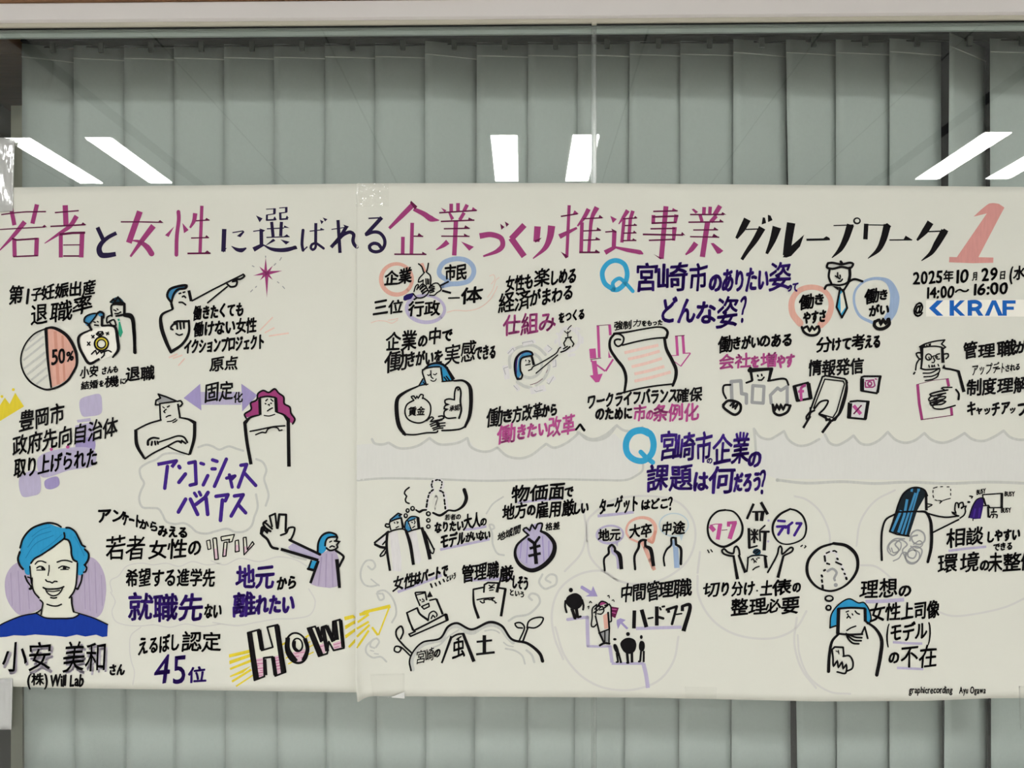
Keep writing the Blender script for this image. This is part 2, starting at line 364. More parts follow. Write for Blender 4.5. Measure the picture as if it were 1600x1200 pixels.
INK_SRC = '''
@title_lettering
>magenta_lettering
f 0 300 8
l M 17 15,283 200,258 330,248 575,245
l m 52 135,185 180,415
l m 54 462,155 405,395
l M 14 -20,470 300,450 565,438
p M 525,437 555,408 588,440
S m 62:50:14 310,372 170,545 -10,735
l M 22 150,580 210,600 470,582
l m 52 178,590 183,808
l m 54 460,572 452,802
l M 19 165,808 470,795
l m 66 815,165 825,412
l M 17 685,258 985,233
l M 19 630,430 1070,408
p M 1015,405 1035,378 1082,412
S m 60:56:40:10 958,300 880,420 740,520 558,642
l M 29 745,530 900,512 1065,508
l m 50 760,535 760,818
l m 58 1028,495 1015,818
l M 14 790,663 1000,660
l M 19 790,800 990,800
>magenta_lettering
f 180 300 8
l M 17 70,373 300,373 590,380
p M 530,378 560,350 608,388
l m 74 308,242 170,635
S m 74:60:26 478,422 340,600 190,808
s m 12:40:70:70 205,605 300,620 400,690 455,770
s m 48 790,248 795,330 770,560 765,785
p m 738,430 622,540 668,562
p m 840,388 918,475 860,515
S m 56:50:24 1000,265 985,360 935,448
l m 42 1083,172 1060,768
l M 17 1010,360 1180,350
p M 1120,350 1140,322 1188,355
l M 17 948,575 1170,570
p M 1120,570 1140,538 1181,575
l M 22 903,768 1190,765
p M 1110,765 1150,730 1202,772
>magenta_lettering
f 560 300 8
S m 68:60:36 695,145 540,300 385,455
S m 46:64:76:8 690,212 820,275 910,335 1012,355
p M 658,108 738,182 705,218 645,135
l m 46 557,560 553,775
l m 46 673,385 663,772
l M 17 690,552 810,555
p M 735,552 755,512 812,558
l M 19 448,778 850,780
p M 795,775 800,745 858,782
l m 46 1160,146 1160,248
l m 46 1245,138 1245,242
p m 1032,195 1102,230 1075,252
l m 46 1360,158 1320,238
l M 19 1010,260 1480,230
p m 1415,228 1430,188 1490,232
p m 1122,258 1152,258 1197,330 1160,355
l m 44 1322,258 1265,352
l M 19 1030,368 1450,352
p M 1370,350 1380,318 1455,355
l M 17 1068,460 1390,453
p M 1320,452 1335,415 1400,457
l M 17 1035,552 1390,555
p M 1320,552 1320,518 1394,558
l m 56 1220,355 1198,793
S m 66:50:12 1118,622 1060,670 970,724
p m 1282,618 1444,685 1385,734
>magenta_lettering
f 740 300 8
S m 72:66:62:62:22 75,550 220,532 345,580 362,670 300,735 120,804
p M 332,395 387,438 347,472
p M 390,368 444,402 410,437
l m 74 635,412 470,588
l m 76 468,575 632,805
S m 82:78 800,430 793,520 785,622
p M 852,570 820,610 770,632 760,605
S m 92:82:62:14 975,422 955,560 900,690 743,832
l m 40 1195,165 1165,815
l M 19 1090,305 1300,272
p m 1235,285 1262,228 1317,274
p M 1088,745 1160,785 1182,812 1152,832
l m 64:28 1072,558 1292,448
S m 56:50:20 1438,212 1380,320 1298,427
l m 46 1355,378 1343,762
S m 66:48:40:40 1542,190 1480,320 1455,540 1440,752
l M 17 1370,335 1610,322
p M 1560,322 1575,285 1625,327
l M 17 1370,487 1590,478
p M 1535,480 1545,440 1600,478
l M 17 1370,603 1580,595
p M 1520,597 1530,562 1588,594
l M 22 1320,755 1575,755
p M 1510,752 1530,718 1582,758
>magenta_lettering
f 930 300 8
p m 188,298 270,338 220,388
l M 17 125,500 220,492
p M 200,456 268,490 262,512 220,500
l m 54 240,498 232,692
l m 62:44 122,758 245,690
s m 24:50:56:24 240,688 400,725 560,755 590,770
S m 56:42:12 408,230 350,320 293,402
l m 42 360,340 333,632
l m 46 472,235 440,335
l m 44 440,330 418,605
l M 17 345,335 520,325
p M 480,326 500,298 532,328
l M 17 370,420 520,415
p M 475,414 490,392 527,418
l M 17 350,515 515,510
p M 470,512 485,480 522,518
l M 17 345,608 515,605
p M 460,602 475,578 520,610
l m 62 885,178 826,835
p M 728,775 800,812 850,828 815,842
l M 19 725,243 1030,235
p m 960,232 970,200 1040,240
l M 22 715,312 1040,300
l m 46 728,288 725,398
l m 54:40 1015,283 998,388
l M 22 705,390 1010,380
l M 19 690,460 1000,455
l m 58:40 992,438 980,608
l M 22 595,530 1100,538
p M 1070,536 1085,498 1127,542
l M 19 670,605 990,592
p m 1205,215 1232,208 1287,250 1255,272
l m 46 1362,188 1358,278
l m 44 1438,183 1432,272
l m 58 1562,172 1488,294
l M 19 1185,282 1610,282
p M 1570,282 1590,250 1640,285
l m 42 1310,283 1335,368
l m 52 1512,298 1445,374
l M 19 1165,378 1600,372
p M 1550,372 1560,338 1612,380
l M 17 1225,475 1535,472
p M 1475,472 1490,438 1542,477
l M 17 1185,558 1550,565
p M 1460,562 1480,520 1557,572
l m 66 1405,375 1340,812
S m 68:60:18 1262,638 1200,720 1130,784
p m 1442,640 1480,638 1602,735 1560,768 1525,772
>navy_lettering
f 0 300 8
l n 52 1218,442 1288,595
S n 48:50:60:72:66:56 1455,512 1350,568 1265,645 1238,715 1265,785 1340,792 1448,775
>navy_lettering
f 180 300 8
l n 56 1363,462 1352,745
p n 1325,718 1398,698 1352,758
>navy_lettering
f 340 300 8
l n 14 185,508 320,486
p n 325,484 240,550 285,566 335,500
s n 8:44:56:24 175,678 240,718 300,728 350,705
>navy_lettering
f 380 300 8
p n 160,293 243,330 205,379
l n 10 285,215 400,210
l n 32 392,203 390,272
l n 12 400,272 290,288
l n 26 297,285 295,358
l n 20 288,352 410,345
p n 375,332 395,303 422,352
l n 12 450,200 550,192
l n 32 538,188 538,252
l n 14 548,252 460,264
l n 30 462,255 466,348
l n 22 458,342 560,335
p n 530,327 545,293 572,325
l n 40 355,373 374,558
l n 40 478,373 468,552
l n 14 295,460 510,450
p n 505,447 515,418 580,450
l n 14 290,568 580,558
p n 505,557 545,528 587,565
p n 278,668 375,583 404,608 300,662
p n 465,593 582,622 535,657
l n 14 125,492 220,478
p n 200,453 277,480 245,502
l n 46 225,468 228,662
l n 60:40 128,720 252,655
s n 14:46:54:42 250,660 350,712 480,727 580,714 650,692
p n 625,675 655,668 680,710 635,722
s n 38 748,478 740,560 735,660 748,728
l n 16 745,738 802,683
l n 38 908,388 905,642
s n 32 910,640 900,700 870,722 845,698 860,655 910,642 960,672 1005,705
l n 14 830,490 1010,470
p n 960,467 970,448 1022,472
p n 958,346 1007,368 978,404
p n 993,318 1054,340 1023,370
l n 42 1185,350 1210,762
l n 12 1103,468 1290,440
p n 1250,406 1324,432 1285,467
S n 44 1290,436 1210,560 1098,692
s n 44 1150,640 1255,532 1340,502 1380,530 1372,610 1390,660 1420,688
>navy_lettering
f 560 300 8
l n 18 125,330 290,322
l n 48 292,318 92,535
s n 42 100,532 190,500 265,512 322,580 328,660 285,728 210,748 150,722 140,675 190,642 250,655 285,700
>black_lettering
f 1130 300 8
S k 92:80:34 302,340 240,460 165,580
l k 16 280,468 460,462
S k 90:74:52:40 488,446 400,600 300,740 232,845
p k 495,316 522,320 537,387 480,407
p k 558,285 592,295 617,352 560,377
S k 112:80:36 672,438 620,600 543,772
S k 106:100:92 850,385 815,600 790,795
p k 743,815 860,665 1012,533 960,680 850,800 790,820
l k 28 1040,597 1290,592
p k 1250,580 1290,553 1330,575 1337,602 1260,607
>black_lettering
f 1320 300 8
l k 14 -142,420 110,412
S k 92:80:60:10 72,408 10,590 -60,720 -162,824
e k 20 153,360 38,34
l k 56 268,396 257,592
l k 14 250,410 520,415
p k 503,402 530,388 582,430 555,452
S k 92:82:62:8 532,410 480,600 420,720 288,832
l k 16 557,600 842,598
p k 735,592 760,545 850,600
S k 86:80:26 1072,378 1000,490 903,605
l k 18 1040,495 1215,490
p k 1215,482 1240,456 1297,490 1272,517
S k 92:82:54:10 1248,485 1150,650 1080,760 958,860
>pink_numeral
f 1300 280 5.333
p r 1180,312 1240,255 1290,215 1310,202 1345,198 1390,205 1437,236 1400,305 1220,650 1345,653 1343,696 1170,700 975,692 978,648 1040,650 1290,285 1230,300
@logo_label
f 1300 280 5.333
p Z 783,1008 1700,1003 1700,1145 783,1145
>blue_lettering
p u 808,1075 875,1010 927,1010 862,1075 927,1138 875,1138
p u 980,1009 1017,1009 1017,1138 980,1138
p u 1015,1062 1068,1009 1108,1009 1042,1072 1110,1138 1068,1138 1015,1088
p u 1130,1009 1167,1009 1167,1138 1130,1138
S u 32 1150,1023 1205,1023 1232,1040 1232,1060 1205,1080 1150,1082
p u 1190,1090 1222,1080 1262,1138 1220,1138
p u 1273,1138 1332,1009 1366,1009 1425,1138 1385,1138 1348,1045 1311,1138
p u 1420,1009 1530,1009 1530,1037 1456,1037 1456,1062 1515,1062 1515,1088 1456,1088 1456,1138 1420,1138
f 1300 280 5.333
@date_lettering
t k 105 .022 672,825 925,815 2025
t k 95 .022 925,810 1015,805 年
t k 105 .022 1035,812 1140,805 10
t k 72 .022 1170,812 1215,810 月
t k 105 .022 1245,795 1380,790 29
t k 72 .022 1395,800 1450,797 日
t k 110 .022 1480,790 1610,780 (水
t k 95 .022 790,950 1145,930 14:00～
t k 95 .022 1180,920 1470,905 16:00
t k 85 .018 680,1078 760,1072 @
@signature
f 1200 1060 4
t k 44 .005 880,72 1155,72 graphicrecording
t k 42 .005 1195,74 1362,74 Ayu Ogawa
@caption
f 0 280 4
t k 112 .022 55,730 145,725 第
R k 13 178,690 168,775
t k 84 .03 195,722 262,715 子
t k 92 .026 258,715 600,672 妊娠出産
@caption
t k 128 .03 192,850 300,842 退
t k 130 .03 310,838 455,820 職
t k 118 .03 450,795 580,775 率
@caption
t k 88 .022 1208,840 1525,812 働きたくても
t k 92 .022 1208,942 1605,912 働けない女性
t k 92 .022 1150,1050 1655,1018 イクションプロジェクト
t k 86 .02 1312,1160 1490,1150 原点
@caption
f 0 420 6.154
t k 110 .024 768,1000 945,985 小安
t k 70 .026 975,985 1140,960 さんも
t k 80 .022 775,1125 945,1110 結婚
t k 60 .024 950,1105 1000,1100 を
t k 112 .028 1005,1090 1145,1080 機
t k 60 .024 1150,1085 1215,1078 に
t k 140 .03 1205,1020 1490,1000 退職
@caption
f 0 560 4
>map_shading
o l 500,260 560,232 625,225 638,290 630,345 560,362 515,360
p l 480,385 565,372 568,392 485,402
p l 470,420 585,395 595,570 470,590
o L 480,510 585,500 590,570 485,585
o l 240,620 470,555 590,575 592,660 430,700 260,740
o l 125,740 235,705 248,840 200,860 140,862
o L 280,765 360,740 370,790 320,818 285,810
E P 320,568 10,10
E P 423,553 11,11
>lettering
t k 124 .022 118,395 405,345 豊岡市
t k 124 .024 78,555 735,425 政府先向自治体
t k 118 .024 88,692 610,618 取り上げられた
@crown_drawing
p y -5,300 30,245 60,285 95,215 150,300 -5,395
E y 83,195 9,9
E y 12,238 9,9
@double_arrow_drawing
f 200 580 5.714
p l 640,185 1010,185 1010,300 640,300
p L 497,240 645,112 655,350
p L 1012,112 1155,215 1020,360
@caption
t k 170 .02 685,198 940,175 固定
t k 90 .02 940,235 1025,232 化
@large_caption
l v 32 262,832 432,800 390,858
R v 32 352,850 328,1045
R v 34 455,850 462,862
R v 34 512,918 455,992
r v 32 542,820 600,808 608,1005 555,1018
R v 30 650,822 675,830
R v 32 712,932 672,1015
R v 32 755,792 795,805
R v 32 750,872 778,872
R v 32 878,785 772,1028
r v 30 880,955 955,935 925,965
R v 30 905,925 930,1035
R v 30 940,940 915,962
r v 32 1008,840 1060,832 985,1035
R v 32 1045,915 1140,1020
f 0 560 4
R v 24 1160,880 1115,960
R v 24 1190,880 1235,975
R v 20 1215,842 1228,862
R v 20 1245,835 1255,855
r v 24 1300,838 1280,870 1225,912
R v 24 1288,875 1298,975
r v 23 1350,862 1425,852 1408,890
R v 24 1390,885 1378,1012
r v 23 1465,860 1520,852 1445,985
R v 23 1490,915 1535,965
@cloud_outline
f 0 560 4
s g 14 1240,555 1290,540 1330,550 1370,570 1430,550 1480,565 1520,577
s g 14 1150,600 1080,592 1020,600 980,630 920,655 875,690 880,740 900,780 880,830 870,880 890,930 940,935 990,940 1015,975 1040,1020 1090,1035 1150,1030 1190,1050 1230,1085 1290,1095 1350,1080 1420,1065 1470,1085 1530,1080 1570,1050 1590,990 1610,930 1600,850
f 200 580 5.714
s g 20 1145,785 1200,810 1235,880 1215,960 1235,1030 1255,1110 1230,1200
f 0 800 4
s N 7 700,500 690,430 740,400 790,340 880,320 960,330 1040,320 1120,340 1200,310 1290,330 1380,320
s N 7 690,500 720,560 700,620 720,680 780,705 880,712 960,705 1060,720 1160,700 1260,715 1380,700
s N 7 880,720 820,770 810,850 820,930 840,1000 830,1080
f 300 780 4
s N 8 120,385 200,410 300,370 420,390 540,360 650,380 720,420
s N 8 130,770 280,790 400,770 520,750 640,745 740,720 770,640 730,560
@caption
f 0 560 4
t k 92 .018 605,985 780,980 アン
t k 86 .018 765,1000 880,1025 ケート
t k 66 .022 870,1030 990,1060 から
t k 74 .024 985,1075 1175,1092 みえる
f 0 800 4
t k 150 .03 660,225 910,225 若者
t k 118 .036 925,235 1170,232 女性
t k 100 .036 1170,225 1260,222 の
>outlined_lettering
p z 1290,180 1312,175 1318,230 1300,235
p z 1330,165 1352,162 1365,295 1342,298
p z 1380,155 1465,140 1450,185 1430,190 1435,170 1385,180
p z 1400,190 1420,188 1412,275 1392,278
p z 1470,180 1490,175 1495,245 1470,250
p z 1520,160 1538,158 1545,235 1578,185 1588,200 1525,268
p i 1336,230 1360,228 1365,295 1342,298
p i 1395,232 1416,230 1412,275 1392,278
p i 1470,205 1492,205 1495,245 1470,250
p i 1522,215 1545,215 1570,215 1525,268
l k 4 1290,180 1312,175 1318,230 1300,235 1290,180
l k 5 1330,165 1352,162 1365,295 1342,298 1330,165
l k 5 1380,155 1465,140 1450,185 1430,190 1435,170 1385,180 1380,155
l k 5 1400,190 1420,188 1412,275 1392,278 1400,190
l k 5 1470,180 1490,175 1495,245 1470,250 1470,180
l k 5 1520,160 1538,158 1545,235 1578,185 1588,200 1525,268 1520,160
@caption
t k 112 .022 785,415 1345,412 希望する進学先
t v 165 .032 800,598 1270,605 就職先
t k 95 .026 1275,620 1385,620 ない
@caption
f 300 780 4
t v 145 .032 275,490 515,490 地元
t k 80 .03 530,530 655,520 から
t v 150 .032 250,660 400,660 離
t v 120 .034 395,660 640,655 れたい
@caption
f 0 800 4
t k 110 .022 860,845 1125,810 えるぼし
t k 122 .026 1135,815 1385,815 認定
t v 190 .032 960,985 1170,980 45
t v 100 .026 1170,1022 1290,1018 位
@name_lettering
>shadow_lettering
t Q 185 .01 20,925 342,918 小安
t Q 190 .01 400,925 680,922 美和
>lettering
t k 185 .012 10,912 330,905 小安
t k 190 .012 390,915 668,912 美和
t k 72 .024 678,988 780,985 さん
t k 74 .02 170,1048 300,1048 (株)
t k 74 .018 312,1052 525,1055 Will Lab
@pie_chart
f 0 420 6.154
>red_half
p w 440,580 500,575 560,590 620,635 660,690 705,770 730,860 725,940 690,1010 640,1065 580,1110 495,1140 465,860
l W 30 530,600 560,1110
l W 22 600,640 620,1080
>grey_hatching
l g 20 285,700 400,600
l g 20 240,790 420,650
l g 20 225,880 425,720
l g 20 230,960 435,800
l g 20 260,1020 450,860
l g 20 300,1070 450,950
l g 20 350,1110 460,1020
>outline
s k 10:10:14:16:20 445,572 330,625 240,730 200,860 220,980 290,1085 400,1150 460,1162 560,1135 650,1075 710,985
s k 14:26:28:22:18 440,572 500,565 560,585 640,640 700,730 735,830 735,930 700,1000
S k 26:20:14 440,578 458,860 492,1145
t k 145 .022 490,850 630,840 50
t k 90 .02 635,845 712,835 %
@newlywed_couple_drawing
o b 815,520 820,470 870,435 930,430 890,490 840,550
o b 935,425 985,415 995,460 960,460
o D 1055,320 1090,285 1140,270 1195,325 1195,350 1120,345
p t 1128,482 1150,478 1150,500 1135,505
p t 1140,510 1155,510 1182,610 1160,662 1138,625
o Z 780,640 880,590 1000,560 1100,560 1125,700 1110,800 960,880 860,905 800,800
>ring
E y 975,720 62,62
E z 975,722 38,38
e k 12 975,720 66,66
e k 8 975,722 40,40
p g 925,630 945,605 985,602 995,625 962,655
r k 4 930,630 990,620
r k 4 945,608 962,652 980,605
r k 4 935,618 975,640
r k 4 950,640 985,612
>outline
s k 12 880,590 850,530 810,510 815,470 860,440 930,432 895,490 845,545
s k 16 930,435 960,412 995,430 995,470
S k 20 980,450 980,550
S k 22:16 855,540 880,590
s k 10 900,510 915,515
s k 12 910,540 945,545
R k 8 935,505 945,512
s k 10:22:22:24:18 885,580 760,650 760,740 800,830 860,910 950,870
s k 14:18:26:26:14 980,548 1060,545 1105,560 1130,680 1135,780 1085,850
s k 14:14 1075,455 1075,350 1190,345
S k 22:20 1195,330 1195,455
S k 12:24:26:26 1110,455 1260,445 1290,600 1295,810
s k 20:24:26 1195,450 1260,470 1285,600 1298,805
s k 12 1075,445 1030,465 1030,520 1060,500 1095,490 1115,540
s k 10 1050,510 1080,545 1110,545
s k 10 1095,395 1105,400 1115,405
s k 10 1105,430 1135,430 1160,415
s k 8 1125,385 1135,395
s k 10 880,820 920,785 930,820 960,790 975,810 1000,790 1000,830 975,855
s k 10 1000,800 1040,785 1070,800
r k 7 925,630 945,605 985,602 995,625 962,655 925,630
R k 8 840,705 865,735
R k 8 865,705 840,735
R k 8 880,640 905,665
R k 8 905,640 885,665
R k 8 1020,615 1045,630
R k 8 1040,610 1025,635
r k 12 1060,320 1090,290 1105,315 1135,270 1165,320 1195,330
r k 14 1090,330 1150,325 1195,335
@pointing_person_drawing
f 0 280 4
o b 1045,740 1055,700 1100,675 1165,662 1100,715 1070,770
s k 12:14:10 1070,770 1045,730 1060,690 1110,670 1165,665 1160,680 1110,690 1085,720 1070,780
S k 14 1070,775 1080,812
s k 8:14:22:20:16 1080,812 1010,850 1008,920 1040,1020 1068,1080
s k 16:14:12 1068,1080 1140,1030 1180,960 1180,885
r k 8 1200,760 1330,690 1520,595
s k 10 1520,595 1528,605 1500,625 1470,625 1455,640 1480,635 1475,665 1440,672 1420,655
r k 8 1420,672 1360,720 1298,772
S k 16 1180,695 1195,762
s k 8 1120,770 1140,770 1160,785
s k 8 1140,735 1150,730 1160,740
R k 8 1120,715 1130,712
R k 8 1145,708 1155,705
s k 10 1068,925 1085,905 1100,905
r k 12 1090,895 1110,888 1180,888
R k 10 1068,935 1080,940
R k 10 1105,895 1108,935
R k 10 1125,892 1130,935
R k 10 1148,890 1150,930
s k 7 1100,965 1120,975 1140,968
>pink_rays
S o 10 1055,1115 1110,1092
S o 8 1080,1120 1140,1100
S o 8 1115,1165 1155,1120
f 380 280 4
>pink_rays
l o 7 105,945 185,862
l o 9 135,960 195,928
l o 9 160,980 285,962
@star_drawing
f 380 280 4
p m 140,490 150,575 245,572 158,598 148,740 135,598 62,603 130,580
p m 100,545 145,578 185,540 160,590 185,630 145,600 105,632 130,590
>dashes
l G 6 140,478 140,490
l G 6 55,540 70,548
l G 6 240,488 228,508
l G 6 205,525 192,540
l G 6 45,705 60,690
l G 6 75,678 85,668
l G 6 260,685 245,668
l G 6 225,650 212,640
@crossed_arms_man_drawing
f 200 580 5.714
>hair
p G 275,280 245,265 285,235 280,200 340,230 430,268 300,280
>outline
r k 12 285,300 245,300 250,260 290,240 270,205 340,228 440,270
S k 10 275,290 430,270
s k 12 440,270 470,265 485,290 465,315
S k 11 283,295 290,435
S k 14 445,290 465,420
s k 12 295,435 180,470 70,525
S k 24:28:18 68,520 80,660 145,778
s k 12 150,782 220,735 350,670 440,625 480,630
s k 10:16:28 470,415 540,430 595,460
S k 26:26:20 595,455 590,600 550,745
s k 10 545,745 450,715 355,672
s k 12:20 275,600 220,595 180,620 178,655
R k 14 215,630 210,660
R k 14 240,628 245,655
R k 12 262,628 268,650
s k 10:14 270,635 360,605 450,578 500,590 530,635
R k 14 480,620 515,645
R k 12 450,625 475,640
R k 6 310,318 325,330
R k 8 350,320 370,310
s k 9 340,340 320,360 330,370
s k 8 340,410 360,398 380,395
s k 7 350,450 390,445 425,425
s k 7 400,458 420,450 438,435
@curly_haired_woman_drawing
>hair
o m 1060,410 1045,385 1100,340 1100,290 1160,260 1160,210 1210,175 1255,190 1310,160 1345,200 1390,230 1390,290 1440,320 1455,380 1485,430 1475,465 1440,450 1420,400 1320,360 1320,240 1180,240 1170,380 1100,400
>outline
s k 12 1055,420 1040,385 1100,340 1095,285 1150,255 1160,200 1210,172 1255,190 1310,158 1345,195 1390,230 1395,290 1445,320 1455,375 1490,430 1470,470
S k 22 1180,390 1175,235
s k 12 1180,235 1240,225 1315,235
S k 24 1318,235 1325,365
s k 9:16:30 1175,390 1090,415 1045,460
S k 26:26:26 1042,455 1060,620 1098,832
s k 8:14:30 1325,365 1390,390 1425,430
S k 26:28 1430,420 1437,852
s k 10 1090,537 1180,520 1300,495 1400,487
s k 9 1140,567 1200,545 1230,550 1245,520 1300,500 1340,510 1350,530 1375,525
R k 8 1230,265 1245,250
R k 8 1275,250 1295,268
R k 9 1225,288 1230,292
R k 9 1275,285 1280,288
s k 6 1250,300 1262,296 1262,308
s k 8 1245,355 1265,340 1290,328
s k 6 1215,395 1260,400 1310,385
@portrait_drawing
f 0 805 6
>purple_disc
o a 45,640 60,560 110,480 190,430 300,400 840,390 910,430 970,530 995,660 985,800 950,920 900,960 700,900 400,880 200,940 120,880 60,770
l A 8 100,540 115,850
l A 8 170,520 190,900
l A 8 260,600 275,880
l A 8 830,450 845,900
l A 8 890,440 905,920
l A 8 950,560 960,850
l A 8 790,560 800,880
>face
o z 285,450 300,650 360,770 400,820 390,930 500,960 700,930 665,770 710,690 725,450 640,250 590,230 400,380
>hair
o c 195,310 230,200 330,110 440,80 580,120 660,120 730,190 790,300 830,380 820,440 790,520 770,560 735,560 725,450 690,430 660,330 640,250 600,225 500,310 380,380 300,440 280,470 275,560 240,550 225,500 180,440 175,370
s C 7 300,200 380,140 470,110
s C 7 260,300 340,200 480,150
s C 7 240,400 330,270 500,190
s C 6 380,340 480,270 580,180
s C 6 700,200 750,290 790,380
>sweater
p B -10,1030 90,985 230,935 340,915 400,955 560,968 690,955 740,925 830,950 920,985 1010,1030 1005,1135 960,1142 900,1120 800,1138 720,1120 620,1142 520,1130 420,1125 330,1118 230,1130 130,1125 60,1140 -10,1145
>outline
s k 14:14:16:12 188,305 215,220 290,130 380,88 460,72 530,85 572,110
s k 16 185,345 168,410 185,470 215,505
s k 14 620,118 650,118 700,150 740,220 770,280 798,295
s k 14:16 795,320 830,360 825,420 800,460
s k 12 790,465 812,490 800,530 785,535
s k 12 600,165 605,210 560,250 480,310 390,370 320,410 290,450
s k 14 600,222 640,235 665,300 670,370 690,420 720,435
s k 8 330,460 350,435 390,430 430,445
s k 9 535,440 580,425 630,425 675,440
s k 10 345,495 370,480 400,485 420,510
E k 400,497 16,14
s k 9 550,495 580,478 610,480 650,495
E k 605,495 18,15
R k 6 345,515 420,515
R k 6 570,510 640,508
s k 7 460,470 460,510 450,565
s k 10 428,605 440,620 470,625 490,635 510,620 535,622
s k 12 405,678 430,690 500,692 560,685 598,670
s k 9 425,690 445,730 490,755 540,745 570,715 585,685
s k 7 445,710 500,715 560,705
s k 10 475,772 505,778 530,772
s k 10 440,835 490,850 540,850 575,835
s k 12 300,590 300,650 320,720 365,775
s k 12 725,450 720,570 710,660 690,720 650,775
s k 10 280,480 290,600
s k 12 235,570 255,620 285,660 295,690
s k 10 260,580 285,590 295,640
s k 12 770,560 760,620 735,680
E k 282,690 14,12
E z 284,655 12,14
E k 725,690 16,12
s k 10 375,795 400,820 392,880 385,930
s k 14 670,770 675,840 690,905
s k 10 340,915 360,905 390,880
s k 8:10:10:8 340,918 420,960 560,968 690,960 740,925 690,905
s k 8 740,920 880,965 1010,1025
s k 8 340,918 200,945 60,1000 -10,1035
@reaching_woman_drawing
f 350 780 4
>clothing
p l 400,300 430,275 600,340 590,385 420,325
p g 345,320 400,315 520,375 515,385 430,365
p a 600,345 650,320 700,320 720,380 720,540 690,550 660,555 620,550 580,545 540,530 590,385
l A 9 610,360 590,540
l A 9 640,340 635,548
l A 9 675,340 680,548
>hair
o c 585,330 590,270 615,225 655,210 700,225 705,240 645,245 630,270 640,310 610,340
p c 540,385 585,385 565,440 520,435
>outline
s k 14 335,310 300,300 270,250 235,215 250,185
r k 10 250,190 270,210
s k 12 230,215 240,175 290,200
s k 10 245,160 250,145 300,185
s k 10 275,200 245,150 265,135
r k 10 285,105 320,90 330,180
r k 10 285,105 300,170
r k 12 335,180 345,95 388,97 385,200
s k 10 355,225 390,210 405,180 440,178 435,215 415,255
r k 14 410,255 600,345
S k 16 355,312 590,382
s k 10 585,335 590,270 615,225 655,208 700,222 708,240
s k 9 632,290 635,265 650,242 708,238 700,262 722,265 705,285 710,300 690,315 660,320 640,305
s k 6 660,268 672,262
s k 7 662,300 675,292 690,298
R k 8 690,262 700,260
S k 14:14 590,385 540,525
r k 14 525,435 565,445 582,400
s k 12 700,322 735,345 748,360 735,390 720,420
S k 20:16 705,375 722,555
R k 8 545,385 528,435
@how_lettering
>yellow_rays
p y 30,970 160,940 165,960 32,990
p y 32,1010 165,965 168,985 35,1032
p y 35,1055 170,1000 170,1018 40,1068
p y 35,1105 170,1040 120,1085 40,1112
l y 14 50,1140 170,1065
l y 10 75,1170 180,1100
l y 12 360,910 390,895
l y 12 500,870 530,850
l y 8 380,960 540,890
l y 8 385,995 560,910
l y 8 400,1030 560,955
p y 750,735 805,722 825,740 755,758
p y 755,790 830,750 828,770 758,815
p y 755,850 830,800 828,820 760,872
p y 775,920 830,860 830,885 785,930
>letter_faces
p z 160,830 220,815 235,945 305,925 270,800 335,785 385,1080 325,1105 305,985 245,990 250,1110 190,1130
o z 385,860 430,835 490,840 520,900 515,980 480,1020 430,1000 400,940
p z 525,805 570,795 600,890 610,800 640,790 680,880 680,765 725,752 750,930 680,945 660,910 650,960 590,980
>pink_fill
p i 190,1000 245,990 250,1110 190,1130
p i 310,985 355,968 380,1080 325,1105
o i 430,960 510,940 500,1000 460,1020
p i 575,915 625,900 635,960 590,975
p i 680,900 735,880 745,925 685,940
l R 5 195,1030 245,1025
l R 5 195,1060 245,1055
l R 5 195,1090 245,1080
l R 5 320,1010 365,1000
l R 5 325,1045 370,1035
l R 4 195,1010 240,1003
l R 4 192,1045 220,1040
l R 4 225,1072 246,1068
l R 4 198,1105 240,1100
l R 4 318,995 355,985
l R 4 325,1028 350,1022
l R 4 330,1062 372,1055
l R 4 440,965 505,955
l R 4 435,985 470,980
l R 4 480,992 500,988
l R 4 585,925 625,915
l R 4 590,945 610,940
l R 4 685,910 740,895
l R 4 690,928 720,920
>letter_outlines
r k 9 148,835 220,815 235,945 305,925 270,800 335,785 385,1080 320,1105 305,985 248,992 252,1108 190,1132 148,835
l k 28 160,835 205,1130
l k 26 218,818 238,940
l k 30 330,790 372,1082
l k 16 255,1000 262,1100
l k 22 305,985 322,1100
e k 11 455,930 68,95 -12
S k 26 398,865 400,940 450,1015
e k 9 460,910 30,40 -10
S k 16 440,885 442,930 462,950
S k 22 505,870 522,940 495,1010
r k 9 522,808 570,795 605,890 610,800 640,790 680,885 680,765 725,752 750,930 685,945 655,890 645,965 592,982 522,808
l k 30 535,808 605,975
l k 22 580,800 612,890
l k 22 618,800 645,950
l k 24 640,792 685,890
l k 26 690,760 705,880
l k 20 728,755 745,925
@arrow_drawing
l y 14:22 850,722 880,705 1040,668
l y 10 1035,670 965,850
l y 14 962,850 925,800
p y 845,712 915,700 900,720 848,730
l y 14 835,770 905,720
l y 14 830,810 905,765
l y 14 830,860 910,785
l y 14 840,915 905,820
l y 10 830,930 880,860
@swirl_drawing
f 350 780 4
s g 12 900,420 925,440 945,420 930,385 890,385 860,430 855,490 880,535 920,545 965,535
s g 9 920,500 950,525 970,540
@swirl_drawing
s g 12 955,590 975,630 1000,620 990,590 965,590 960,580 1000,570 1040,600 1070,660 1075,720 1050,770
@swirl_drawing
s g 12 940,930 915,920 920,890 955,870 970,890 950,925
@swirl_drawing
s g 12 935,875 890,920 890,960 930,990 980,985 1015,1015
s g 8 915,945 935,950
s g 8 940,965 965,968
@ground_band
f 560 480 4
>pale_fill
